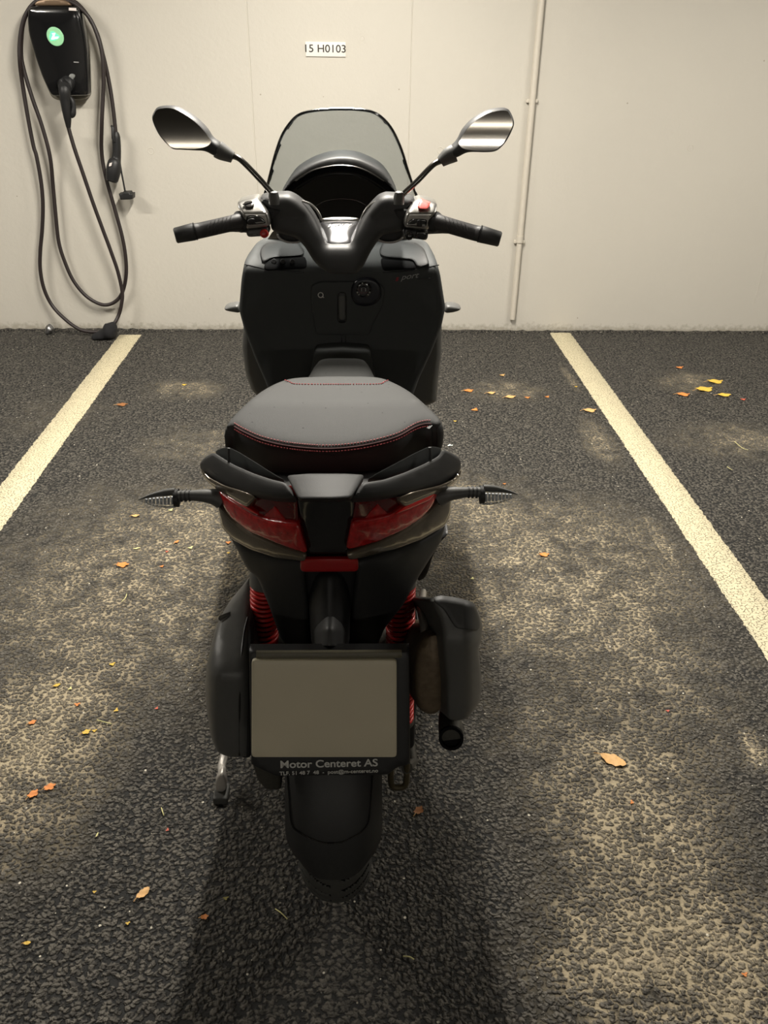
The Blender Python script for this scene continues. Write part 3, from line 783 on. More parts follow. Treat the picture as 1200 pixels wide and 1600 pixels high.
lowR = [(697, 823), (690, 850), (672, 878), (655, 905), (630, 950), (602, 985), (590, 1013), (547, 1013), (550, 960), (556, 905), (556, 880), (620, 861), (660, 846)]
patch('lower_tail_panel', lowL, tail(0.012), 0.10, M_TAIL, sc, edge=(9, 0.010))
patch('lower_tail_panel', lowR, tail(0.012), 0.10, M_TAIL, sc, edge=(9, 0.010))
patch('tail_centre_cover', [(462, 776), (556, 776), (553, 820), (547, 868), (481, 868), (470, 820)], tail(0.012), 0.06, M_GLOSS, sc, edge=(6, 0.006))
patch('undertail', [(470, 866), (558, 866), (560, 900), (554, 1000), (478, 1000), (470, 900)], tail(0.03), 0.06, M_DARK, sc, edge=(6, 0.006))
patch('rear_reflector', [(469, 877), (473, 874), (556, 873.5), (560, 877), (560, 890), (556, 893.5), (473, 894), (469, 890)], lambda x, y: at(x, y, tail_y(x, 883) + 0.006), 0.008, M_REFLECTOR, sc, edge=(1.5, 0.0015))
for side in (0, 1):
    if side == 0:
        lens = [(340, 767), (352, 777), (368, 788), (394, 804), (420, 814), (452, 818), (467, 819), (473, 842), (481, 867), (456, 860), (432, 851), (387, 832), (360, 811), (349, 796)]
        upper = [(386, 793), (398, 775), (440, 777), (464, 779), (467, 819), (452, 818), (420, 814), (396, 805)]
        tri = [(408, 810), (429, 791), (449, 816)]
        stripe = [(352, 774), (372, 786), (392, 797), (404, 806), (390, 800), (366, 786)]
    else:
        lens = [(688, 763), (684, 773), (677, 792), (660, 811), (633, 829), (591, 848), (560, 857), (540, 861), (543, 845), (549, 816), (580, 814), (612, 806), (628, 792), (660, 778), (684, 766)]
        upper = [(630, 791), (618, 776), (590, 777), (556, 779), (549, 816), (580, 814), (612, 806), (628, 793)]
        tri = [(566, 814), (590, 788), (610, 806)]
        stripe = [(684, 768), (662, 779), (632, 793), (618, 804), (640, 796), (672, 782)]
    t = patch('tail_light', lens, tail(0.0), 0.05, M_LENS_RED, sc, edge=(5, 0.006))
    patch('inner_lens', upper, tail(0.012), 0.04, M_LENS_DARK, t, edge=(4, 0.004))
    patch('light_reflector', tri, tail(0.010), 0.02, M_LENS_RED, t, edge=(2, 0.002), curve=None)
    patch('bright_strip', stripe, tail(-0.003), 0.02, mat('bright_red_lens%d' % side, rgb(196, 26, 24) if side else rgb(160, 22, 20), 0.12, coat=0.8, bscale=300), t, edge=(2, 0.002), curve=None)

# --- grab rail
def rail_y(x, y):
    u = min(1.1, abs(x - 516) / 205.0)
    return 1.055 + 0.22 * u ** 2.2 + 0.0006 * (778 - y)
gr = patch('grab_rail', [(447, 742), (480, 739), (540, 739), (570, 741), (562, 756), (549, 777), (520, 779), (466, 779), (456, 760)],
           lambda x, y: at(x, y, rail_y(x, 778) + 0.055 - (y - 740) / 38 * 0.072), 0.035, M_RAIL, sc, edge=(5, 0.006), back=(0, 0.8, -0.6))
hL = [(310, 722), (318, 712), (333, 704), (345, 712), (365, 724), (395, 737), (425, 747), (447, 752), (457, 765), (463, 778), (430, 777), (390, 770), (350, 758), (325, 745), (312, 734)]
hR = [(722, 722), (719, 713), (706, 704), (692, 699), (686, 710), (664, 722), (632, 736), (600, 747), (566, 752), (556, 766), (548, 778), (585, 776), (640, 767), (688, 756), (712, 742), (721, 732)]
patch('grab_handle', hL, lambda x, y: at(x, y, rail_y(x, y)), 0.035, M_RAIL, gr, edge=(9, 0.013), back=(0, 0.77, -0.64))
patch('grab_handle', hR, lambda x, y: at(x, y, rail_y(x, y)), 0.035, M_RAIL, gr, edge=(9, 0.013), back=(0, 0.77, -0.64))
iL = [(334, 705), (346, 699), (358, 698), (374, 706), (400, 722), (428, 740), (446, 750), (425, 748), (395, 739), (365, 727), (345, 715)]
iR = [(691, 700), (680, 697), (670, 697), (650, 706), (620, 722), (590, 738), (572, 750), (600, 748), (632, 738), (664, 725), (686, 713)]
patch('tray', iL, lambda x, y: at(x, y, rail_y(x, 735) + 0.045), 0.02, M_SHIELD, gr, edge=(3, 0.003), back=(0, 0.72, -0.69))
patch('tray', iR, lambda x, y: at(x, y, rail_y(x, 735) + 0.045), 0.02, M_SHIELD, gr, edge=(3, 0.003), back=(0, 0.72, -0.69))
tube('tray_highlight', [at(357.5, 700, 1.224), at(357.5, 723, 1.222)], 0.0022, M_PLASTIC_SATIN, gr, 8)  # thin bead imitating the bright highlight along the tray corner
tube('tray_highlight', [at(671.5, 699, 1.222), at(672.5, 719, 1.22)], 0.0026, M_PLASTIC_SATIN, gr, 8)

# --- rear turn signals
def signal(sgn, base, neck, collar, lens0, tip, hl):
    Y = 1.225
    st = tube('rear_turn_signal', [at(base[0], base[1], Y + 0.005), at((base[0] * 2 + neck[0]) / 3, (base[1] * 2 + neck[1]) / 3 - 2, Y), at(neck[0], neck[1], Y), at(collar[0], collar[1], Y)], [0.0165, 0.0125, 0.0088, 0.0088], M_PLASTIC, sc, 14, smooth_n=4)
    for k in range(3):
        cx = neck[0] + (collar[0] - neck[0]) * (0.1 + 0.28 * k); cyy = neck[1] + (collar[1] - neck[1]) * (0.1 + 0.28 * k)
        tube('rib', [at(cx - 1.2, cyy, Y), at(cx + 1.2, cyy, Y)], 0.0104, M_PLASTIC_SATIN, st, 14)
    pts, rad = [], []
    rings = []
    for t in np.linspace(0, 1, 12):
        px = lens0[0] + (tip[0] - lens0[0]) * t; top = lens0[1] - hl * 0.42 * (1 - t ** 2.2) + (tip[1] - lens0[1]) * t
        bot = lens0[1] + hl * 0.58 * (1 - t ** 2.2) + (tip[1] - lens0[1]) * t
        a, b = at(px, top, Y), at(px, bot + 0.4, Y); c = (a + b) / 2; hh = max(0.0012, (a - b).length / 2); hd = hh * 0.85
        rings.append([(c.x, c.y + hd * math.cos(q), c.z + hh * math.sin(q)) for q in np.linspace(0, 2 * math.pi, 18, endpoint=False)])
    loft('signal_lens', rings, M_CLEAR, st)
    # backing plate, bulb and fluted reflector inside the lens
    c = at(lens0[0] + sgn * -1.5, lens0[1] + 1, Y)
    lathe('signal_collar', c, (sgn, 0, 0), [(-0.004, 0.0), (-0.004, 0.0155), (0.003, 0.0150), (0.003, 0)], M_DARK, st, 20)
    bm = bmesh.new()
    for k in range(8):
        t = 0.08 + 0.1 * k
        px = lens0[0] + (tip[0] - lens0[0]) * t
        hgt = hl * (1 - t ** 2.2)
        q0, q1 = at(px, lens0[1] - hgt * 0.05 + (tip[1] - lens0[1]) * t, Y + 0.004), at(px, lens0[1] + hgt * 0.42 + (tip[1] - lens0[1]) * t, Y + 0.004)
        tube_bm(bm, [q0, q1], 0.0021, 6)
    finish('signal_reflector', bm, M_SIGREF, st)
    tube('signal_top', [at(lens0[0] + (tip[0] - lens0[0]) * t, lens0[1] - hl * 0.36 * (1 - t ** 2.2) + (tip[1] - lens0[1]) * t, Y) for t in np.linspace(0, 0.98, 8)], [0.0062] * 3 + [0.005, 0.004, 0.003, 0.002, 0.001], M_PLASTIC, st, 10)
signal(-1, (343, 779), (299, 774), (276, 775), (274, 777), (216, 781), 25)
signal(1, (688, 776), (730, 769), (752, 769), (755, 772), (810, 773), 26)

# --- shock absorbers
def shock(px_top, px_bot, Y):
    a, b = at(px_top, 912, Y), at(px_bot, 1122, Y)
    root = tube('shock_absorber', [a + (a - b) * 0.12, a, b, b + (b - a) * 0.25], [0.013, 0.014, 0.014, 0.012], M_DARK, sc, 14)
    ax = (b - a); L = ax.length; ax.normalize()
    u = ax.orthogonal().normalized(); v = ax.cross(u)
    # resample so that every turn is round
    bm = bmesh.new()
    turns = 29; n = turns * 18
    pts = []
    for i in range(n + 1):
        t = i / n
        s = L * (t ** 1.12)
        pts.append(a + ax * s + (u * math.cos(2 * math.pi * turns * t) + v * math.sin(2 * math.pi * turns * t)) * 0.0245)
    tube_bm(bm, pts, 0.0035, 8)
    finish('spring', bm, M_RED, root, angle=60)
    lathe('spring_cap', a, -ax, [(0, 0), (0, 0.029), (0.02, 0.029), (0.05, 0.02), (0.05, 0)], M_PLASTIC, root, 24)
    lathe('spring_seat', b, ax, [(0, 0), (0, 0.029), (0.008, 0.029), (0.014, 0.018), (0.05, 0.016), (0.05, 0)], M_ENGINE, root, 24)
    return root
shock(415, 408, 1.245)
shock(626, 625, 1.245)

# --- transmission cover, left
ecov = [(388, 899), (371, 921), (354, 941), (341, 963), (332, 984), (324, 1015), (318, 1045), (316, 1077), (318, 1110), (325, 1155), (336, 1180), (352, 1187), (389, 1189), (391, 1100), (391, 1000), (393, 930)]
def ecov_y(x, y):
    t = max(0.0, (1060 - y) / 160.0)
    return 1.08 + 0.24 * t ** 1.4 + 0.04 * max(0, (345 - x) / 30.0) ** 2
ec = patch('transmission_cover', ecov, yfn(ecov_y), 0.32, M_PLASTIC, sc, edge=(14, 0.03), back=(0.02, 0.84, -0.54))
tube('cover_seam', [at(x, y, ecov_y(x, y) + 0.002) for x, y in ((387, 965), (381, 990), (377, 1030), (375, 1080), (374, 1130), (374, 1180))], 0.002, M_DARK, ec, 6, smooth_n=3)
patch('cover_rim', [(378, 985), (388, 950), (392, 1000), (392, 1186), (377, 1187), (376, 1080)], lambda x, y: at(x, y, ecov_y(x, y) + 0.006), 0.05, M_DARK, ec, edge=(4, 0.006))
patch('cover_vent', [(341, 968), (350, 964), (359, 961), (352, 967), (344, 971)], lambda x, y: at(x, y, ecov_y(x, y) - 0.0015), 0.01, M_GLOSS, ec, edge=(1, 0.001), curve=None)

# engine block and swingarm mass between
box('engine_block', (X0 - 0.01, 1.52, 0.30), (0.26, 0.40, 0.22), M_ENGINE, sc, bev=0.03)
patch('engine_bracket', [(392, 1190), (440, 1195), (440, 1236), (415, 1236), (402, 1222)], ypl(1.10), 0.1, M_ENGINE, sc, edge=(4, 0.008))

# --- muffler, right
mcx = at(676, 1056, 1.06)
mu = loft('muffler', [sq_ring(mcx.x - 0.05 * max(0, y - 1.06), y, mcx.z - 0.62 * (y - 1.06), hw, hh, 2.2, 32) for (y, hw, hh) in
      ((1.05, 0.002, 0.002), (1.052, 0.024, 0.075), (1.058, 0.029, 0.084), (1.08, 0.032, 0.088), (1.25, 0.034, 0.088), (1.42, 0.032, 0.075), (1.48, 0.018, 0.03))], M_MUFFLER, sc)
hs = [(674, 938), (685, 934), (710, 937), (737, 942), (750, 954), (756, 976), (755, 996), (750, 1015), (753, 1041), (755, 1077), (752, 1098), (733, 1124), (718, 1128), (704, 1127), (699, 1117), (699, 1067), (694, 1015), (692, 984), (687, 963)]
def hs_y(x, y): return 1.0 + 0.00055 * max(0, 1000 - y) + 0.05 * max(0, (x - 725) / 30.0) ** 2
hsd = patch('heat_shield', hs, yfn(hs_y), 0.26, M_PLASTIC, mu, edge=(7, 0.014), curve='ch', back=(-0.06, 0.82, -0.57))
patch('shield_face', [(676, 941), (690, 937), (716, 941), (742, 948), (748, 962), (752, 980), (746, 988), (712, 984), (704, 972), (694, 955)], lambda x, y: at(x, y, hs_y(x, y) - 0.004), 0.012, M_PLASTIC_SATIN, mu, edge=(5, 0.005))
tube('tailpipe', [at(703, 1118, 1.12), at(704, 1136, 1.06), at(705, 1152, 1.03)], [0.02, 0.021, 0.02], M_ENGINE, mu, 16, smooth_n=3)
lathe('tailpipe_mouth', at(705, 1150, 1.035), at(705, 1156, 1.02) - at(705, 1150, 1.035), [(0.0, 0.021), (0.012, 0.021), (0.012, 0.016), (0.004, 0.016), (0.004, 0)], M_RECESS, mu, 18)
tube('muffler_strap', [at(661, 925, 1.30), at(658, 950, 1.20), at(664, 985, 1.12), at(664, 1030, 1.10)], [0.007, 0.008, 0.008, 0.006], M_STEEL, mu, 8, smooth_n=3)
patch('swingarm', [(640, 985), (655, 975), (660, 1000), (658, 1060), (650, 1120), (648, 1170), (622, 1180), (630, 1100)], ypl(1.30), 0.08, M_DARK, sc, edge=(4, 0.01))

# --- stands and pegs
ss = tube('side_stand', [(-0.235, 1.55, 0.22), at(351, 1178, 1.40), at(347, 1205, 1.33), at(343, 1225, 1.30)], [0.012, 0.010, 0.009, 0.009], M_STEEL, sc, 10, smooth_n=3)
patch('stand_foot', [(347, 1208), (352, 1216), (354, 1234), (347, 1240), (336, 1238), (336, 1222), (341, 1213)], ypl(1.295), 0.02, M_STEEL, ss, edge=(3, 0.006))
box('rubber_foot', (-0.298, 1.298, 0.010), (0.032, 0.045, 0.02), M_RUBBER, ss, bev=0.004)
cs = tube('centre_stand', [at(611, 1190, 1.2), at(611, 1222, 1.2), at(616, 1230, 1.2), at(630, 1229, 1.2), at(635, 1220, 1.2), at(636, 1190, 1.2)], 0.0065, mat('olive_steel', rgb(84, 76, 56), 0.5, metal=0.5), sc, 8, smooth_n=4)
tube('stand_leg', [at(636, 1200, 1.2), at(645, 1190, 1.3), (0.09, 1.55, 0.22)], 0.012, M_ENGINE, cs, 8)
def peg(sgn):
    pts = [Vector((X0 + sgn * 0.15, 1.46, 0.44)), Vector((X0 + sgn * 0.19, 1.45, 0.50)), Vector((X0 + sgn * 0.212, 1.44, 0.545))]
    p = tube('passenger_footpeg', pts, [0.022, 0.018, 0.010], M_DARK, sc, 10, smooth_n=4)
    tube('peg_tip', [pts[2] - Vector((sgn * 0.004, 0, 0.006)), pts[2] + Vector((sgn * 0.012, 0, 0.006))], [0.009, 0.006], M_STEEL, p, 8)
patch('passenger_footpeg', [(701, 832), (700, 838), (688, 850), (677, 872), (670, 896), (664, 906), (650, 912), (655, 885), (668, 862), (684, 842)], ypl(1.42), 0.09, M_DARK, sc, edge=(3, 0.012))

# --- seat
seat_top = [(354, 664), (362, 651), (379, 633), (404, 612), (430, 597), (455, 589), (485, 586.5), (535, 585.5), (588, 587), (614, 595), (641, 610), (664, 629), (680, 644), (687, 652), (689, 658), (684, 661.5), (675, 660),
            (664, 659), (648, 664), (620, 679), (580, 690), (540, 696), (500, 697.5), (450, 693), (410, 684), (382, 672), (366, 663)]
def seat_z(x, y): return 0.835 + 0.036 * min(1.0, max(0.0, (697 - y) / 70.0)) - 0.00000035 * (x - 521) ** 2 * 0
seat = patch('seat', seat_top, lambda x, y: atz(x, y, seat_z(x, y)), 0.05, M_SEAT, sc, edge=(10, 0.004), back=(0, 0, -1), curve='cr', step=7)
# black side band: follows the outline of the seat, bulging and tucking under
B = [np.array(p) for p in cr(seat_top, 5, True)]
W = [atz(p[0], p[1], seat_z(p[0], p[1])) for p in B]
cw = sum(W, Vector()) / len(W); nW = len(W)
def normal2(i):
    t = W[(i + 2) % nW] - W[i - 2]; n = Vector((t.y, -t.x, 0)).normalized()
    if n.dot(W[i] - cw) < 0: n = -n
    return n
NRM = [normal2(i) for i in range(nW)]
for _ in range(6): NRM = [(NRM[i - 1] + NRM[i] * 2 + NRM[(i + 1) % nW]).normalized() for i in range(nW)]
rings = []
for (o, dz) in ((-0.012, -0.008), (-0.002, -0.0045), (0.003, -0.010), (0.006, -0.022), (0.006, -0.045), (0.000, -0.068), (-0.012, -0.085), (-0.05, -0.092)):
    rings.append([W[i] + NRM[i] * o + Vector((0, 0, dz)) for i in range(nW)])
loft('seat_side', rings, M_SEATSIDE, seat, angle=60)
# stitching: short threads along the seams
def stitches(name, line, mp, m, r, gap=3.4, ln=2.2):
    P = cr(line, 40); bm = bmesh.new(); acc = 0.0; start = P[0]; on = True; seg = [P[0]]
    for i in range(1, len(P)):
        d = np.linalg.norm(P[i] - P[i - 1]); acc += d; seg.append(P[i])
        if on and acc > ln:
            if len(seg) > 1: tube_bm(bm, [mp(seg[0][0], seg[0][1]), mp(seg[-1][0], seg[-1][1])], r, 5)
            acc = 0; on = False; seg = [P[i]]
        elif not on and acc > gap - ln: acc = 0; on = True; seg = [P[i]]
    return finish(name, bm, m, seat)
sm = lambda x, y: atz(x, y, seat_z(x, y) + 0.0012)
rearline = [(366, 663), (382, 672), (410, 684), (450, 693), (500, 697.5), (540, 696), (580, 690), (620, 679), (648, 664), (664, 659), (674, 659)]
stitches('stitching', [(x, y - 2.2) for x, y in rearline], lambda x, y: atz(x, y, seat_z(x, y) - 0.0005), M_THREAD_P, 0.0011)
def sideband(x, y):
    p = atz(x, y, 0.83); return p
stitches('stitching', [(x, y + 4.5) for x, y in rearline], lambda x, y: atz(x, y - 4.5, seat_z(x, y - 4.5)) + Vector((0, -0.0045, -0.0075)), M_THREAD, 0.0011)
tube('piping', [atz(x, y, seat_z(x, y)) + Vector((0, -0.001, -0.004)) for x, y in cr(rearline, 6)], 0.0018, mat('dark_red_piping', rgb(70, 26, 28), 0.6), seat, 6)
stitches('stitching', [(445, 593.5), (453, 596.5), (462, 599.5), (500, 600), (550, 600), (592, 599.5), (600, 596.5), (607, 593.5)], sm, M_THREAD, 0.001)
# rider part of the seat, a step lower, running forward to the nose
rings = []
for y, hw, zt, hh in ((1.60, 0.13, 0.825, 0.05), (1.68, 0.12, 0.800, 0.05), (1.78, 0.10, 0.787, 0.05), (1.86, 0.080, 0.786, 0.05), (1.91, 0.070, 0.788, 0.045), (1.94, 0.062, 0.787, 0.04), (1.952, 0.055, 0.782, 0.034), (1.957, 0.045, 0.774, 0.025)):
    rings.append(sq_ring(X0 + 0.006, y, zt - hh, hw, hh, 4.5))
loft('seat_nose', rings, M_SEAT, seat)

# --- leg shield
def leg_y(x, y):
    u = abs(x - 534) / 165.0
    Y = 2.12 - 0.05 * u ** 2
    if y < 424: Y += 0.14 * ((424 - y) / 48.0) ** 1.7
    if y > 490: Y -= 0.055 * ((y - 490) / 130.0) ** 1.7
    return Y
shield = [(397, 388), (412, 379), (440, 376), (480, 376), (535, 376), (590, 376), (630, 376), (655, 379), (671, 388), (683, 410), (689, 432), (697, 484), (691, 513), (676, 552), (655, 597), (640, 640), (610, 660), (535, 665), (460, 660), (430, 640), (412, 597), (396, 560), (380, 517), (372, 487), (376, 438), (381, 410)]
ls = patch('leg_shield', shield, yfn(leg_y), 0.07, M_SHIELD, sc, edge=(10, 0.02), step=7)
lsm = lambda off: (lambda x, y: at(x, y, leg_y(x, y) + off))
# glovebox mouths under the ledge
patch('glovebox_recess', [(412, 414), (425, 403), (470, 400), (478, 404), (480, 420), (414, 424)], lsm(-0.004), 0.02, M_RECESS, ls, edge=(4, 0.004))
patch('ledge', [(405, 392), (416, 382), (462, 379), (476, 396), (470, 400), (424, 403), (410, 412)], lsm(-0.012), 0.03, M_RAIL, ls, edge=(5, 0.008))
patch('ledge', [(592, 396), (600, 380), (650, 382), (664, 392), (672, 414), (652, 420), (646, 406), (600, 402)], lsm(-0.012), 0.03, M_RAIL, ls, edge=(5, 0.008))
patch('glovebox_recess', [(594, 404), (646, 408), (652, 421), (598, 424)], lsm(-0.004), 0.02, M_RECESS, ls, edge=(4, 0.004))
for px in (428, 442, 457):
    c = at(px, 408.5, leg_y(px, 408.5) - 0.006)
    lathe('ledge_button', c, (0, -1, 0.4), [(-0.004, 0.0062), (0.003, 0.0062), (0.004, 0.005), (0.004, 0)], M_RAIL, ls, 16)
gb = patch('glovebox_door', [(486, 446), (500, 440), (590, 440), (602, 452), (598, 480), (582, 508), (578, 524), (494, 524), (490, 500), (485, 470)], lsm(-0.005), 0.02, M_SHIELD, ls, edge=(3, 0.005))
lt = patch('bag_hook', [(527, 461), (531, 457), (538, 457), (541.5, 461), (542, 502), (538, 505), (530, 505), (527, 502)], lsm(-0.007), 0.02, M_GLOSS, ls, edge=(1.5, 0.002))
patch('hook_tab', [(529.5, 462), (539, 462), (539, 467), (539.5, 500), (530, 500), (529, 467)], lsm(-0.009), 0.01, M_PLASTIC, ls, edge=(1.5, 0.002))
# round lock panel and ignition lock
patch('lock_panel', [(549, 448), (556, 438), (572, 434), (588, 438), (596, 450), (596, 466), (586, 477), (570, 480), (555, 477), (548, 464)], lsm(-0.012), 0.02, mat('blue_black_plastic', rgb(16, 17, 26), 0.35), ls, edge=(4, 0.006))
c = at(568, 452, leg_y(568, 452) - 0.016)
lk = lathe('ignition_lock', c, (0, -1, 0.1), [(-0.006, 0.0195), (0.004, 0.0195), (0.006, 0.017), (0.006, 0.0125), (0.003, 0.012), (0.003, 0.009), (0.008, 0.008), (0.008, 0)], M_GLOSS, ls, 28)
for a in (100, 60, 200, 340, 225, 315):
    q = c + Vector((math.cos(math.radians(a)) * 0.0165, -0.0068, math.sin(math.radians(a)) * 0.0165))
    box('lock_mark', q, (0.0035, 0.001, 0.0025), M_GREYLET, lk, rot=Matrix.Rotation(-math.radians(a), 3, 'Y'))
for dx in (-0.005, 0.005):
    box('key_slot', c + Vector((dx, -0.0085, 0.001)), (0.0018, 0.001, 0.008), M_GREYLET, lk)
# ring badge
c = at(501, 461, leg_y(501, 461) - 0.0075)
bm = bmesh.new()
tube_bm(bm, [c + Vector((math.cos(a) * 0.0062, 0, math.sin(a) * 0.0062)) for a in np.linspace(0, 2 * math.pi, 25)], 0.0013, 6)
tube_bm(bm, [c + Vector((0.004, 0, -0.004)), c + Vector((0.0085, 0, -0.0066))], [0.0016, 0.001], 6)
finish('ring_badge', bm, M_WHITE, ls)
lettering('sport_lettering', 's', 619.5, 435.5, 8, 6.5, lsm(-0.002), M_REDLET, ls, shear=0.4, tilt=-0.12, bold=0.0006)
lettering('sport_lettering', 'port', 639, 432, 8.6, 31, lsm(-0.002), M_GREYLET, ls, shear=0.5, tilt=-0.14, bold=0.0001)
tube('trim_line', [at(x, y, leg_y(x, y) - 0.001) for x, y in ((652, 437), (662, 435.5), (672, 434.5))], 0.0011, M_PLASTIC_SATIN, ls, 6)
# seams
for pts in (((534, 508), (534, 540), (534, 566)), ((540, 508), (540, 540), (541, 566)), ((490, 545), (492, 565), (495, 585)), ((578, 545), (575, 565), (573, 585)), ((382, 413), (420, 421), (475, 426)), ((598, 426), (640, 423), (686, 414))):
    tube('panel_seam', [at(x, y, leg_y(x, y) + 0.0003) for x, y in pts], 0.0014, M_GLOSS, ls, 6, smooth_n=3)
# centre tunnel
patch('centre_tunnel', [(492, 548), (535, 545), (578, 548), (592, 620), (478, 620)], lambda x, y: at(x, y, 2.055), 0.12, M_SHIELD, sc, edge=(6, 0.008))

# --- front fairing flanks and front turn lights, seen past the shield
fl = patch('front_fairing', [(384, 470), (378, 520), (376, 545), (381, 585), (391, 614), (420, 640), (535, 650), (650, 645), (684, 632), (686, 600), (691, 560), (692, 515), (688, 470), (640, 420), (535, 410), (430, 420)], ypl(2.20), 0.34, M_PLASTIC, sc, edge=(12, 0.03), step=9, dbl=True)
for side in (0, 1):
    if side == 0: poly = [(349, 483), (356, 479), (373, 476), (376, 491), (362, 489), (352, 487)]
    else: poly = [(722, 483), (715, 479), (697, 477), (694, 491), (708, 490), (718, 487)]
    f = patch('front_turn_light', poly, ypl(2.28), 0.05, M_PLASTIC, sc, edge=(4, 0.014), curve='ch', dbl=True)
# nose cone and front wheel ahead of the fairing
rings = []
for y, hw, zc, hh in ((2.26, 0.215, 0.90, 0.17), (2.40, 0.19, 0.90, 0.17), (2.52, 0.14, 0.90, 0.14), (2.62, 0.07, 0.90, 0.08), (2.65, 0.02, 0.90, 0.03)):
    rings.append(sq_ring(X0, y, zc, hw, hh))
loft('nose_fairing', rings, M_PAINT, sc)
FA = (X0, 2.60, 0.27)
fw = lathe('front_wheel', FA, (1, 0, 0), [(-0.035, 0.02), (-0.035, 0.19), (-0.02, 0.19), (-0.015, 0.05), (0.015, 0.05), (0.02, 0.19), (0.035, 0.19), (0.035, 0.02)], M_DARK, sc, 40)
lathe('tyre', FA, (1, 0, 0), [(-0.035, 0.19), (-0.048, 0.215), (-0.045, 0.24), (-0.025, 0.262), (0, 0.27), (0.025, 0.262), (0.045, 0.24), (0.048, 0.215), (0.035, 0.19)], M_RUBBER, fw, 64)
fm = loft('front_mudguard', [[(FA[0] + hw * v, FA[1] - (rr - 0.03 * abs(v) ** 2) * math.sin(a), FA[2] + (rr - 0.03 * abs(v) ** 2) * math.cos(a)) for (rr, vs) in ((0.30, np.linspace(-1, 1, 9)), (0.295, np.linspace(1, -1, 9))) for v in vs] for a in np.linspace(1.6, -0.9, 18) for hw in (0.065,)], M_PAINT, sc)
for sx in (-0.085, 0.085):
    tube('fork_leg', [(X0 + sx, 2.60, 0.27), (X0 + sx, 2.36, 0.75)], 0.018, M_DARK, sc, 14)
# floorboard and belly
rings = []
for y, hw, zc, hh in ((1.55, 0.14, 0.36, 0.10), (1.70, 0.19, 0.36, 0.09), (1.95, 0.205, 0.37, 0.09), (2.15, 0.20, 0.42, 0.12), (2.28, 0.17, 0.50, 0.16)):
    rings.append(sq_ring(X0, y, zc, hw, hh, 3.0))
loft('floorboard', rings, M_PLASTIC, sc)

# --- windscreen, hood and instruments
screen = [(415, 306), (418, 289), (424, 264), (431, 238), (441, 211), (455, 190), (468, 179), (487, 173.5), (513, 171), (534, 170.5), (556, 171), (580, 174.5), (597, 184), (613, 203), (627, 233), (637, 265), (645, 290), (651, 312), (600, 318), (535, 322), (465, 318)]
def scr_y(x, y): return 2.20 + (y - 171) / 140.0 * 0.14 - 0.10 * (abs(x - 534) / 115.0) ** 2
ws = patch('windscreen', screen, yfn(scr_y), 0.004, M_SCREEN, sc, edge=(2, 0.0), curve='cr', step=8)
tube('screen_edge', [at(x, y, scr_y(x, y) + 0.002) for x, y in cr([(416, 306)] + screen[1:18], 5)], 0.0032, M_GLOSS, ws, 6)
mtr = patch('instrument_cluster', [(440, 306), (452, 284), (464, 271), (486, 258), (509, 251), (531, 249), (556, 251), (578, 258), (598, 271), (612, 287), (620, 306), (600, 330), (570, 350), (495, 350), (465, 330)], lambda x, y: at(x, y, 2.10 + (350 - y) / 100 * 0.06), 0.06, M_METER, sc, edge=(4, 0.004), curve='cr', step=7)
tube('meter_ring', [at(x, y, 2.098 + (350 - y) / 100 * 0.06) for x, y in cr([(494, 321), (508, 314), (531, 310.5), (556, 313), (572, 320)], 6)], 0.0011, M_CHROME_D, mtr, 6)
hood = [(437, 306), (451, 283), (464, 269), (486, 256), (509, 248), (531, 245), (556, 247), (578, 255), (598, 267), (612, 285), (622, 306), (613, 296), (600, 283), (578, 269), (556, 260.5), (531, 258), (509, 260.5), (486, 267), (461, 282), (446, 297)]
hd = patch('cluster_hood', hood, lambda x, y: at(x, y, 2.09 + (306 - y) / 60 * 0.04), 0.14, M_PLASTIC_SATIN, mtr, edge=(4, 0.008), curve='cr', step=5)
tube('hood_lip', [at(x, y + 0.5, 2.088 + (306 - y) / 60 * 0.04) for x, y in cr([(461, 282), (486, 267), (509, 260.5), (531, 258), (556, 260.5), (578, 269), (600, 283)], 5)], 0.0016, M_CHROME_D, hd, 6)
# chrome rings peeping out beside the handlebar cover
for pts in (((472, 314), (485, 319), (494, 327), (500, 337), (502, 344)), ((594, 312), (580, 319), (572, 327), (566.5, 337), (565, 344))):
    tube('meter_bezel', [at(x, y, 1.985) for x, y in pts], 0.0027, M_CHROME, mtr, 8, smooth_n=4)
for cx_ in (457, 608):
    c = at(cx_, 362, 2.08)
    p = patch('speaker_pod', [(cx_ + 26 * math.cos(a), 364 + 17 * math.sin(a)) for a in np.linspace(0, 2 * math.pi, 20, endpoint=False)], ypl(2.06), 0.05, M_DARK, mtr, edge=(6, 0.015), curve=None)
    tube('pod_bezel', [at(cx_ + 24 * math.cos(a), 364 + 15 * math.sin(a), 2.058) for a in np.linspace(0.15 * math.pi, 0.95 * math.pi, 16)], 0.0024, M_CHROME, p, 6)

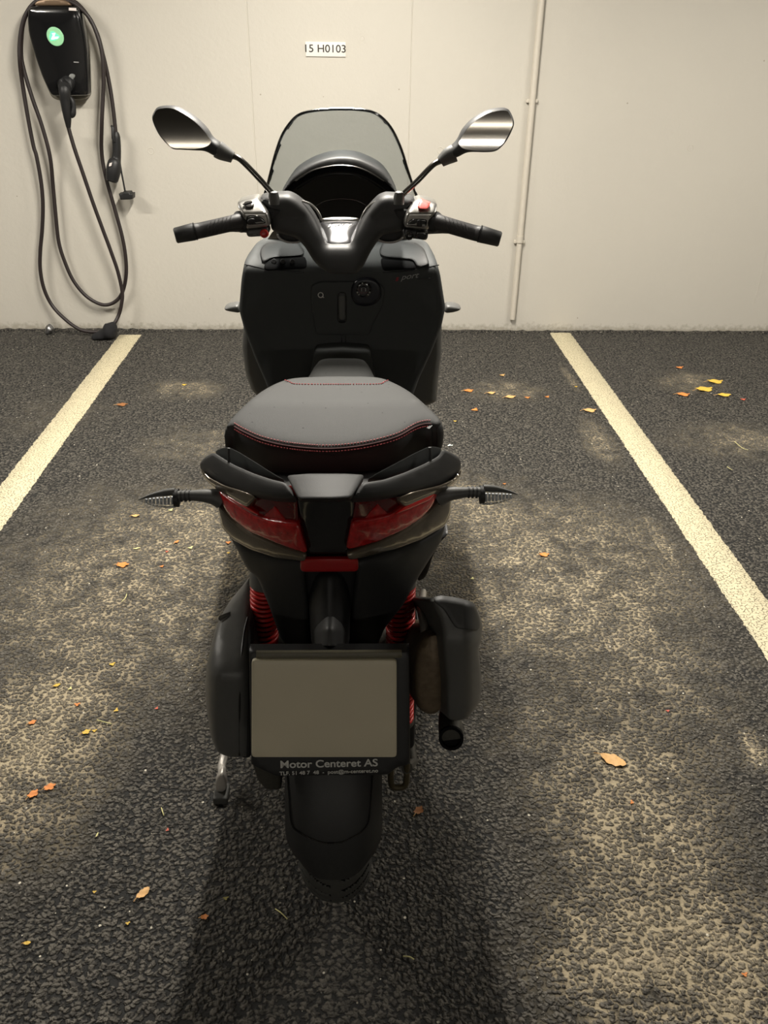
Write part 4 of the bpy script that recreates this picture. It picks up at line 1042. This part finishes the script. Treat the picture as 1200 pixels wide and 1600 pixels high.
# --- handlebar cover
vee = [(403, 311), (416, 307), (430, 305.5), (450, 305), (462, 311), (478, 324), (490, 340), (500, 360), (509, 384), (549, 384), (557, 362), (567, 340), (580, 323), (593, 310), (605, 306), (630, 308), (651, 313), (642, 328), (636, 346), (632, 362), (612, 367), (598, 369), (590, 379), (578, 398), (568, 419), (556, 431), (516, 431), (504, 424), (490, 411), (476, 388), (463, 374), (440, 368), (423, 362), (421, 345), (416, 326)]
def vee_y(x, y): return 1.965 - 0.03 * max(0, (y - 340) / 90.0)
hc = patch('handlebar_cover', vee, yfn(vee_y), 0.08, M_PLASTIC_SATIN, sc, edge=(10, 0.016), step=4, dbl=True, dome=0.006)
for cap in ([(404, 311.5), (416, 307.5), (430, 306), (450, 305.5), (460, 311), (455, 320), (438, 327), (418, 327), (410, 319)], [(650, 313.5), (630, 308.5), (605, 306.5), (595, 310.5), (600, 321), (618, 327.5), (638, 328.5), (645, 321)]):
    patch('cover_cap', cap, lambda x, y: at(x, y, 1.953 + (328 - y) / 22.0 * 0.075), 0.03, M_RAIL, hc, edge=(4, 0.004), back=(0, 0.3, -0.95), step=3)
# bright badge plate, lying nearly flat between the arms
def dash_map(x, y): return at(x, y, 1.965 + (384 - y) / 44.0 * 0.10)
dp = patch('badge_plate', [(498, 346), (530, 343.5), (565, 345), (557, 366), (550, 381), (529, 384), (510, 381.5), (503, 368)], dash_map, 0.012, mat('polished_badge_plate', rgb(112, 112, 114), 0.2, metal=0.9, bscale=30), hc, dome=0.007, edge=(3, 0.003), back=(0, 0.35, -0.94), curve='ch', step=3)
patch('chrome_lip', [(501, 342.5), (520, 340), (545, 340), (562, 342), (556, 344.5), (530, 345.5), (506, 345)], lambda x, y: dash_map(x, y) + Vector((0, 0, 0.003)), 0.008, M_CHROME, dp, edge=(2, 0.002), back=(0, 0.35, -0.94), step=3)
lettering('badge_lettering', 'MEDLEY', 529.5, 357, 4.6, 37, lambda x, y: dash_map(x, y) + Vector((0, -0.003, 0.0066)), M_WHITE, dp, shear=0.4, bold=0.0003)
tube('chrome_edge', [dash_map(x, y) + Vector((0, 0, 0.001)) for x, y in cr([(497, 344), (502, 364), (508, 378), (513, 383.5), (545, 383.5), (551, 377), (558, 362), (565, 344)], 6)], 0.0018, M_CHROME, dp, 6)

# --- grips
def grip(sgn, pts_px, end_px):
    Ys = [1.955, 1.94, 1.92, 1.91]
    P = [at(p[0], p[1], Y) for p, Y in zip(pts_px, Ys)]
    g = tube('handlebar_grip', P, [0.0205, 0.0172, 0.0168, 0.0170], M_GRIP, sc, 20, smooth_n=6)
    bm = bmesh.new()   # moulded flutes on the grip
    a, b = P[1], P[2]; ax = (b - a).normalized(); u = Vector((0, -1, 0)); u = (u - ax * u.dot(ax)).normalized(); v = ax.cross(u)
    L = (b - a).length
    for k in range(6):
        s0 = 0.05 + 0.13 * k
        pts = []
        for t in np.linspace(0, 1, 8):
            ang = 1.2 - 2.0 * t
            pts.append(a + ax * (L * (s0 + 0.32 * t)) + (u * math.cos(ang) + v * math.sin(ang) * -sgn) * 0.0172)
        tube_bm(bm, pts, 0.0011, 5)
    finish('grip_flutes', bm, M_GRIP, g)
    E0, E1 = P[3], at(end_px[0], end_px[1], 1.90)
    d = (E1 - E0)
    tube('bar_end', [E0 - d * 0.05, E0 + d * 0.02, E0 + d * 0.94, E1], [0.0165, 0.0185, 0.0165, 0.0135], M_PLASTIC_SATIN, g, 22)
    tube('grip_ring', [E0 - d * 0.1, E0 - d * 0.02], 0.0188, M_DARK, g, 20)
grip(-1, [(378, 345), (366, 348), (318, 359), (303, 362)], (273, 368.5))
grip(1, [(678, 345), (690, 349), (738, 363), (752, 366)], (782, 374))
for (p0, p1) in (((378, 346), (371, 347.5)), ((675, 346), (687, 349))):
    tube('grip_collar', [at(p0[0], p0[1], 1.955), at((p0[0] + p1[0]) / 2, (p0[1] + p1[1]) / 2, 1.95), at(p1[0], p1[1], 1.945)], [0.023, 0.0235, 0.019], M_DARK, sc, 20)
# brake levers, ahead of the grips
for sgn in (-1, 1):
    tube('brake_lever', [(X0 + sgn * 0.20, 2.0, 1.075), (X0 + sgn * 0.26, 2.02, 1.072), (X0 + sgn * 0.33, 2.0, 1.065), (X0 + sgn * 0.345, 1.99, 1.065)], [0.008, 0.007, 0.006, 0.008], M_DARK, sc, 10, smooth_n=4)

# --- switch housings
def swm(off=0.0): return lambda x, y: at(x, y, 1.935 + off + max(0, (333 - y)) / 22.0 * 0.035)
L = [(370, 316), (384, 312), (401, 309), (409, 318), (417, 330), (422, 344), (422, 355), (400, 358), (383, 359), (379, 346), (376, 332), (371, 326)]
sl = patch('switch_housing', L, swm(), 0.06, M_CHROME, sc, edge=(4, 0.012), step=3)
patch('switch_pad', [(384, 339), (389, 336.5), (401, 336.5), (409, 340), (415.5, 347), (414, 350), (388, 352), (385, 350)], swm(-0.004), 0.01, M_GLOSS, sl, edge=(1.5, 0.003), step=2)
patch('turn_switch', [(386, 349), (386.5, 344), (392, 341), (398, 342), (397, 347), (393, 350)], swm(-0.009), 0.01, M_DARK, sl, edge=(1.5, 0.004), step=1.5)
patch('switch_mark', [(398.5, 347.8), (407, 346.5), (412.5, 347.8), (400, 349.2)], swm(-0.0055), 0.004, M_GREYLET, sl, edge=(0.5, 0), curve=None)
patch('beam_switch', [(380, 316), (394, 313.5), (397.5, 323), (383, 325)], swm(-0.006), 0.012, M_CHROME_D, sl, edge=(1.5, 0.003), step=2)
patch('switch_dark_strip', [(379, 319), (394, 314.5), (394.5, 316), (380, 320.5)], swm(-0.0075), 0.004, M_GLOSS, sl, edge=(0.5, 0), curve=None)  # dark strip across the beam switch
hb = patch('horn_block', [(383, 359), (407, 357), (419, 354), (421, 366), (410, 370), (386, 371.5)], lambda x, y: at(x, y, 1.94), 0.04, M_PLASTIC, sl, edge=(3, 0.008), step=3)
c = at(413, 365, 1.936)
lathe('starter_button', c, (0, -1, 0.15), [(-0.006, 0.0095), (0.004, 0.0095), (0.0055, 0.008), (0.004, 0.0055), (0.004, 0)], M_ORANGEBTN, sl, 22)
lettering('horn_mark', '-', 398, 366, 4, 5, lambda x, y: at(x, y, 1.939), M_GREYLET, hb)
R = [(646, 316), (656, 311), (668, 313), (684, 318), (683, 330), (680, 336), (676, 348), (670, 361), (650, 359), (632, 357), (631, 346), (635, 334), (640, 325)]
sr = patch('switch_housing', R, swm(), 0.06, M_CHROME, sc, edge=(4, 0.012), step=3)
patch('switch_pad', [(635, 351), (640, 344.5), (646, 342), (665, 342.5), (668, 345), (666, 355.5), (650, 354.5), (635, 352.5)], swm(-0.004), 0.01, M_GLOSS, sr, edge=(1.5, 0.003), step=2)
patch('mode_switch', [(652, 343.5), (658, 344), (657.5, 353), (652.5, 353)], swm(-0.008), 0.01, M_DARK, sr, edge=(1, 0.003), step=1.5)
patch('switch_mark', [(637, 350), (648, 350.5), (651, 348), (651, 352), (638, 351.5)], swm(-0.0055), 0.004, M_GREYLET, sr, edge=(0.5, 0), curve=None)
patch('switch_mark', [(660, 350.5), (664.5, 350.8), (664.5, 354), (659.5, 353.6)], swm(-0.0055), 0.004, M_GREYLET, sr, edge=(0.5, 0), curve=None)
ks = patch('kill_switch', [(657, 313), (672, 318), (671, 323), (667, 327.5), (652.5, 326), (655, 318)], swm(-0.009), 0.012, M_REDBTN, sr, edge=(1.5, 0.003), step=2)
patch('kill_switch_top', [(658, 311), (672.5, 316), (672, 319), (657, 314)], lambda x, y: at(x, y, 1.952 + (333 - y) / 22 * 0.035 - 0.018), 0.012, M_REDBTN, sr, edge=(1, 0.002), curve=None)
sb = patch('start_block', [(632, 358), (650, 360), (670, 362), (668, 377), (650, 374), (633, 373)], lambda x, y: at(x, y, 1.94), 0.04, M_PLASTIC_SATIN, sr, edge=(3, 0.008), step=3)
patch('start_switch', [(650, 361.5), (668, 363), (666, 375.5), (649, 372.5)], lambda x, y: at(x, y, 1.934), 0.012, M_GLOSS, sr, edge=(1.5, 0.003), step=2)
c = at(639.5, 368.5, 1.937)
kb = lathe('starter_button', c, (0, -1, 0.15), [(-0.006, 0.0092), (0.004, 0.0092), (0.0055, 0.008), (0.004, 0.006), (0.004, 0)], M_GLOSS, sr, 22)

# --- mirrors
def mirror(sgn, hous, glass, boot, stem, base, tilt):
    yf = lambda x, y: 1.955 + (240 - y) / 75.0 * tilt
    st = tube('mirror', [at(x, y, Y) for x, y, Y in stem], 0.0062, M_CHROME_D, sc, 12, smooth_n=5)
    patch('mirror_housing', hous, yfn(yf), 0.05, M_PLASTIC_SATIN, st, edge=(7, 0.018), curve='cr', step=4, dbl=True)
    patch('mirror_glass', glass, lambda x, y: at(x, y, yf(x, y) - 0.002), 0.006, M_MIRROR, st, edge=(1.0, 0.0), curve='cr', step=4)
    tube('mirror_boot', [at(x, y, 1.975) for x, y in boot], [0.019, 0.0175, 0.012], M_PLASTIC, st, 16, smooth_n=3)
    lathe('stem_base', at(base[0], base[1] + 6, 1.955), (0, 0, 1), [(-0.01, 0.0), (-0.01, 0.0115), (0.004, 0.0125), (0.016, 0.010), (0.018, 0.006), (0.018, 0)], M_PLASTIC, st, 20)
hL = [(235.5, 187), (238.5, 175), (246, 167.5), (268, 166.5), (284, 172.5), (305, 186.5), (321, 202.5), (330, 216), (343, 227), (342, 242), (334, 245), (319, 238), (300, 236.5), (281, 235.5), (268, 234), (255, 222.5), (244, 208)]
gL = [(239, 188), (241.5, 177), (248, 170.5), (266, 169), (282, 175), (303, 189), (318, 204), (327.5, 217), (330, 222), (322, 229), (305, 232.5), (284, 232), (269, 230.5), (258, 220), (247, 206)]
hR = [(805, 190), (803, 202), (794, 220), (785, 231), (776, 237.5), (762, 239.5), (733, 239.5), (716, 247), (706, 246), (704, 234), (716, 220), (725, 203), (741, 186.5), (760, 175), (776, 170.5), (792, 170), (799, 175)]
gR = [(801, 190), (799, 201), (790, 218), (782, 228), (774, 234), (761, 235.8), (737, 235), (722, 231), (717, 224), (720, 217), (728, 204), (743, 189), (761, 178), (777, 173.5), (790, 173), (796, 178)]
mirror(-1, hL, gL, [(340, 233), (348, 238), (364, 246)], [(360, 243.5, 1.975), (371, 246.5, 1.97), (382, 255, 1.965), (405, 279, 1.958), (426, 303, 1.955)], (428, 306), 0.0135)
mirror(1, hR, gR, [(710, 239), (700, 244), (688, 253)], [(691, 251, 1.975), (680, 255.5, 1.97), (670, 264, 1.965), (650, 285, 1.958), (627, 306, 1.955)], (623.5, 306), 0.012)

# ------------------------------------------------------------------ leaves and straws on the asphalt
def leaf_mat(i, c):
    return mat('leaf_colour_%d' % i, rgb(*c), 0.6, bump=0.5, bscale=160, var=0.28)
LC = {'orange': leaf_mat(0, (206, 128, 62)), 'tan': leaf_mat(1, (206, 162, 104)), 'yellow': leaf_mat(2, (206, 170, 66)), 'pale': leaf_mat(3, (206, 200, 140)),
      'brown': leaf_mat(4, (140, 92, 52)), 'red': leaf_mat(5, (196, 92, 70)), 'olive': leaf_mat(6, (140, 130, 66)), 'white': leaf_mat(7, (206, 214, 204))}
def leaf_outline(kind, rg):
    out = []
    n = 36
    for k in range(n):
        a = 2 * math.pi * k / n
        if kind == 'oval': r = 0.5 * (1 - 0.05 * math.cos(a)) ; p = (math.cos(a) * 0.5, math.sin(a) * 0.27 * (1 + 0.10 * math.sin(9 * a)))
        elif kind == 'lobed':
            r = 0.30 + 0.16 * abs(math.cos(2.5 * a)) + 0.03 * math.sin(11 * a); p = (math.cos(a) * r * 1.15, math.sin(a) * r * 0.85)
        elif kind == 'bit':
            r = 0.36 + 0.14 * math.sin(3 * a + rg.uniform(0, 0.4)); p = (math.cos(a) * r, math.sin(a) * r * 0.7)
        else: p = (math.cos(a) * 0.5, math.sin(a) * 0.14)
        out.append((p[0] * (1 + rg.uniform(-0.05, 0.05)), p[1] * (1 + rg.uniform(-0.08, 0.08))))
    return out
def leaf(px, py, wpx, kind, colour, label, seed, group='fallen leaves', stem=None, cat='leaf', hint=None):
    c = atz(px, py, 0.0); s = (atz(px + wpx / 2, py, 0) - atz(px - wpx / 2, py, 0)).length
    rg = np.random.RandomState(seed); rot = hint if hint is not None else rg.uniform(0, 6.28)
    o2 = leaf_outline(kind, rg); cs_, sn = math.cos(rot), math.sin(rot); curl = rg.uniform(0.1, 0.32)
    def mp(x, y):
        z = s * curl * (x * x * 1.6 + y * y * 0.6) + 0.0035 + s * 0.03 * math.sin(9 * x + 7 * y)
        return Vector((x * s * cs_ - y * s * sn, x * s * sn + y * s * cs_, max(0.003, z)))
    o = patch('fallen_leaf' if cat == 'leaf' else 'scrap', o2, mp, 0.0008, LC[colour], None, edge=(0.02, 0.0), back=(0, 0, -1), curve=None, step=0.085)
    o.location = (c.x, c.y, 0.0)
    tag(o, label, cat, group)
    if kind in ('lobed', 'oval'):
        a = mp(-0.42, 0); b = a + Vector((-s * 0.35 * cs_, -s * 0.35 * sn, 0)); b.z = 0.003
        st = tube('stem', [a, (a + b) / 2 + Vector((0, 0, 0.001)), b], 0.0009, LC['tan'], None, 5)
        st.parent = o
    return o
LEAVES = [
 (958, 1189, 40, 'oval', 'tan', 'large tan oval leaf on the asphalt right of the scooter', -0.55),
 (224, 1397, 24, 'oval', 'tan', 'mottled orange-tan oval leaf on dark asphalt, lower left foreground', 0.9),
 (1117, 597, 24, 'lobed', 'yellow', 'yellow lobed leaf, farthest of the cluster beyond the right bay line', 0.1),
 (1100, 609, 28, 'lobed', 'yellow', 'wide yellow-orange leaf in the middle of the cluster beyond the right line', 0.3),
 (1131, 618, 22, 'oval', 'yellow', 'yellow leaf with a long pale stem beyond the right bay line', 0.1),
 (1067, 617, 20, 'lobed', 'orange', 'rusty orange leaf at the left of the cluster beyond the right line', 0.0),
 (1062, 575, 14, 'bit', 'orange', 'small orange leaf near the wall, above the cluster right of the line', 0.2),
 (1161, 625, 10, 'bit', 'red', 'tiny reddish leaf at the right end of the cluster beyond the line', 0.0),
 (732, 611, 15, 'lobed', 'orange', 'orange-brown crumpled leaf on the sandy patch just right of the seat', 0.2),
 (742, 641, 14, 'bit', 'orange', 'bright orange leaf with a thin stem, just below the sandy patch right of the seat', 0.8),
 (767, 615, 14, 'oval', 'tan', 'dry tan leaf in the middle of the sandy patch right of the seat', 0.2),
 (797, 621, 18, 'oval', 'tan', 'dry tan curled leaf at the lower edge of the sandy patch right of the seat', 0.3),
 (824, 622, 10, 'bit', 'orange', 'small pale orange leaf just right of the sandy patch', 0.0),
 (855, 621, 9, 'bit', 'orange', 'small bright orange leaf between the sandy patch and the right line', 0.5),
 (921, 642, 20, 'lobed', 'tan', 'golden tan leaf touching the left edge of the right bay line', 0.1),
 (785, 587, 11, 'bit', 'tan', 'dry straw-coloured leaf bit at the top of the sandy patch right of the scooter', 0.4),
 (900, 605, 6, 'bit', 'yellow', 'tiny yellow leaf bit against the right bay line', 0.0),
 (850, 868, 15, 'lobed', 'orange', 'flat orange leaf on the open asphalt above the muffler, to its right', 0.1),
 (738, 905, 8, 'bit', 'pale', 'small pale yellow leaf bit just above the muffler', 0.9),
 (987, 1255, 9, 'bit', 'orange', 'small orange leaf bit below the large tan oval leaf', 1.2),
 (711, 659, 6, 'bit', 'yellow', 'tiny yellow leaf bit beside the right corner of the seat', 0.0),
 (788, 757, 6, 'bit', 'orange', 'tiny orange speck of leaf beside the right turn signal', 0.0),
 (1043, 1112, 7, 'bit', 'red', 'tiny reddish leaf bit below the right bay line', 0.0),
 (1163, 1524, 11, 'bit', 'orange', 'small orange leaf bit on the sandy asphalt in the lower right corner', 0.2),
 (191, 633, 17, 'lobed', 'brown', 'brown leaf on the asphalt right of the left bay line', 0.2),
 (288, 602, 9, 'bit', 'yellow', 'small yellow leaf on the sandy patch left of the scooter', 0.1),
 (276, 848, 9, 'oval', 'orange', 'orange upright-lying leaf below the left turn signal', 1.0),
 (298, 857, 10, 'bit', 'pale', 'pale yellow leaf just right of the orange leaf under the left signal', 0.6),
 (357, 849, 10, 'bit', 'orange', 'orange leaf close to the left side of the tail', 0.2),
 (357, 865, 6, 'bit', 'yellow', 'tiny yellow leaf bit under the orange leaf close to the tail', 0.0),
 (192, 884, 19, 'lobed', 'orange', 'flat orange-brown leaf farthest left in the row below the left signal', 0.0),
 (261, 863, 6, 'bit', 'red', 'tiny red leaf bit below and left of the orange upright-lying leaf', 0.0),
 (253, 886, 8, 'bit', 'orange', 'small light orange leaf right of the flat orange-brown leaf', 0.5),
 (267, 798, 9, 'bit', 'pale', 'pale yellow leaf directly under the left signal lens', 0.7),
 (212, 807, 12, 'oval', 'tan', 'faded tan leaf left of the left signal tip', 0.2),
 (214, 858, 11, 'sliver', 'pale', 'thin pale leaf sliver above the flat orange-brown leaf', 0.2),
 (176, 1039, 11, 'bit', 'yellow', 'yellow leaf left of the transmission cover, topmost of the loose yellow ones', 0.5),
 (89, 1072, 11, 'oval', 'yellow', 'yellow leaf beside a pale one near the left edge', 0.5),
 (110, 1077, 9, 'bit', 'pale', 'pale cream leaf right beside the yellow leaf near the left edge', 1.2),
 (121, 1102, 11, 'bit', 'orange', 'orange-yellow leaf just below the pale cream leaf', 0.2),
 (182, 1111, 10, 'bit', 'yellow', 'ragged yellow leaf midway between cover and left edge', 1.2),
 (51, 1130, 12, 'lobed', 'orange', 'orange leaf on the sandy asphalt at the left edge', 0.6),
 (135, 1145, 13, 'lobed', 'yellow', 'left half of a pair of golden leaf fragments, left of the scooter', 0.6),
 (148, 1143, 9, 'bit', 'yellow', 'right half of a pair of golden leaf fragments, left of the scooter', 0.2),
 (245, 1108, 7, 'bit', 'red', 'tiny red-brown leaf left of the transmission cover', 0.9),
 (78, 1231, 18, 'lobed', 'orange', 'orange-tan ragged leaf, right one of two at lower left', 0.5),
 (52, 1242, 18, 'lobed', 'orange', 'orange ragged leaf, left one of two at lower left', 1.0),
 (152, 1306, 9, 'sliver', 'pale', 'pale green upright leaf sliver on dark asphalt left of the tyre', 1.4),
 (320, 1434, 12, 'lobed', 'orange', 'orange-tan leaf left of the tyre bottom', 0.2),
 (200, 1444, 8, 'bit', 'yellow', 'small yellow leaf below the mottled oval leaf', 0.3),
 (353, 1405, 10, 'bit', 'olive', 'small olive leaf left of the tyre contact', 0.2),
 (43, 1475, 11, 'oval', 'yellow', 'pale yellow leaf in the lower left corner', 0.1),
 (148, 1395, 7, 'bit', 'yellow', 'tiny yellow leaf left of the mottled oval leaf', 0.1),
 (654, 1268, 18, 'lobed', 'brown', 'dark brown ragged leaf in the shade right of the tyre', 0.9),
 (262, 1298, 7, 'bit', 'red', 'tiny red leaf bit below the side stand', 1.3),
]
for i, (px, py, w, kd, colr, lab, rot) in enumerate(LEAVES):
    leaf(px, py, w, kd, colr, lab, 100 + i, hint=rot)
leaf(703, 697, 10, 'bit', 'white', 'greenish white scrap beside the right end of the grab rail', 333, group='litter scraps', cat='litter')
STRAWS = [((152, 1125), (163, 1128), (174, 1131), 'long pale straw left of the scooter above the golden leaf pair'),
          ((430, 1420), (440, 1427), (449, 1436), 'straight white straw on the asphalt just left below the tyre'),
          ((630, 1494), (640, 1495), (647, 1499), 'curved white straw in the shade right below the tyre'),
          ((1148, 690), (1160, 700), (1169, 703), 'curved pale straw on the asphalt beyond the right bay line'),
          ((1136, 729), (1140, 732), (1144, 734), 'short white straw below the curved one beyond the right line'),
          ((252, 1262), (254, 1268), (256, 1274), 'short pale straw on the dark asphalt below the side stand area'),
          ((190, 940), (196, 934), (198, 928), 'yellow straw on the asphalt left of the transmission cover')]
for (a, b, c, lab) in STRAWS:
    o = tube('straw', [atz(a[0], a[1], 0.004), atz(b[0], b[1], 0.007), atz(c[0], c[1], 0.004)], 0.0011, LC['pale'], None, 6, smooth_n=4)
    tag(o, lab, 'straw', 'loose straws')
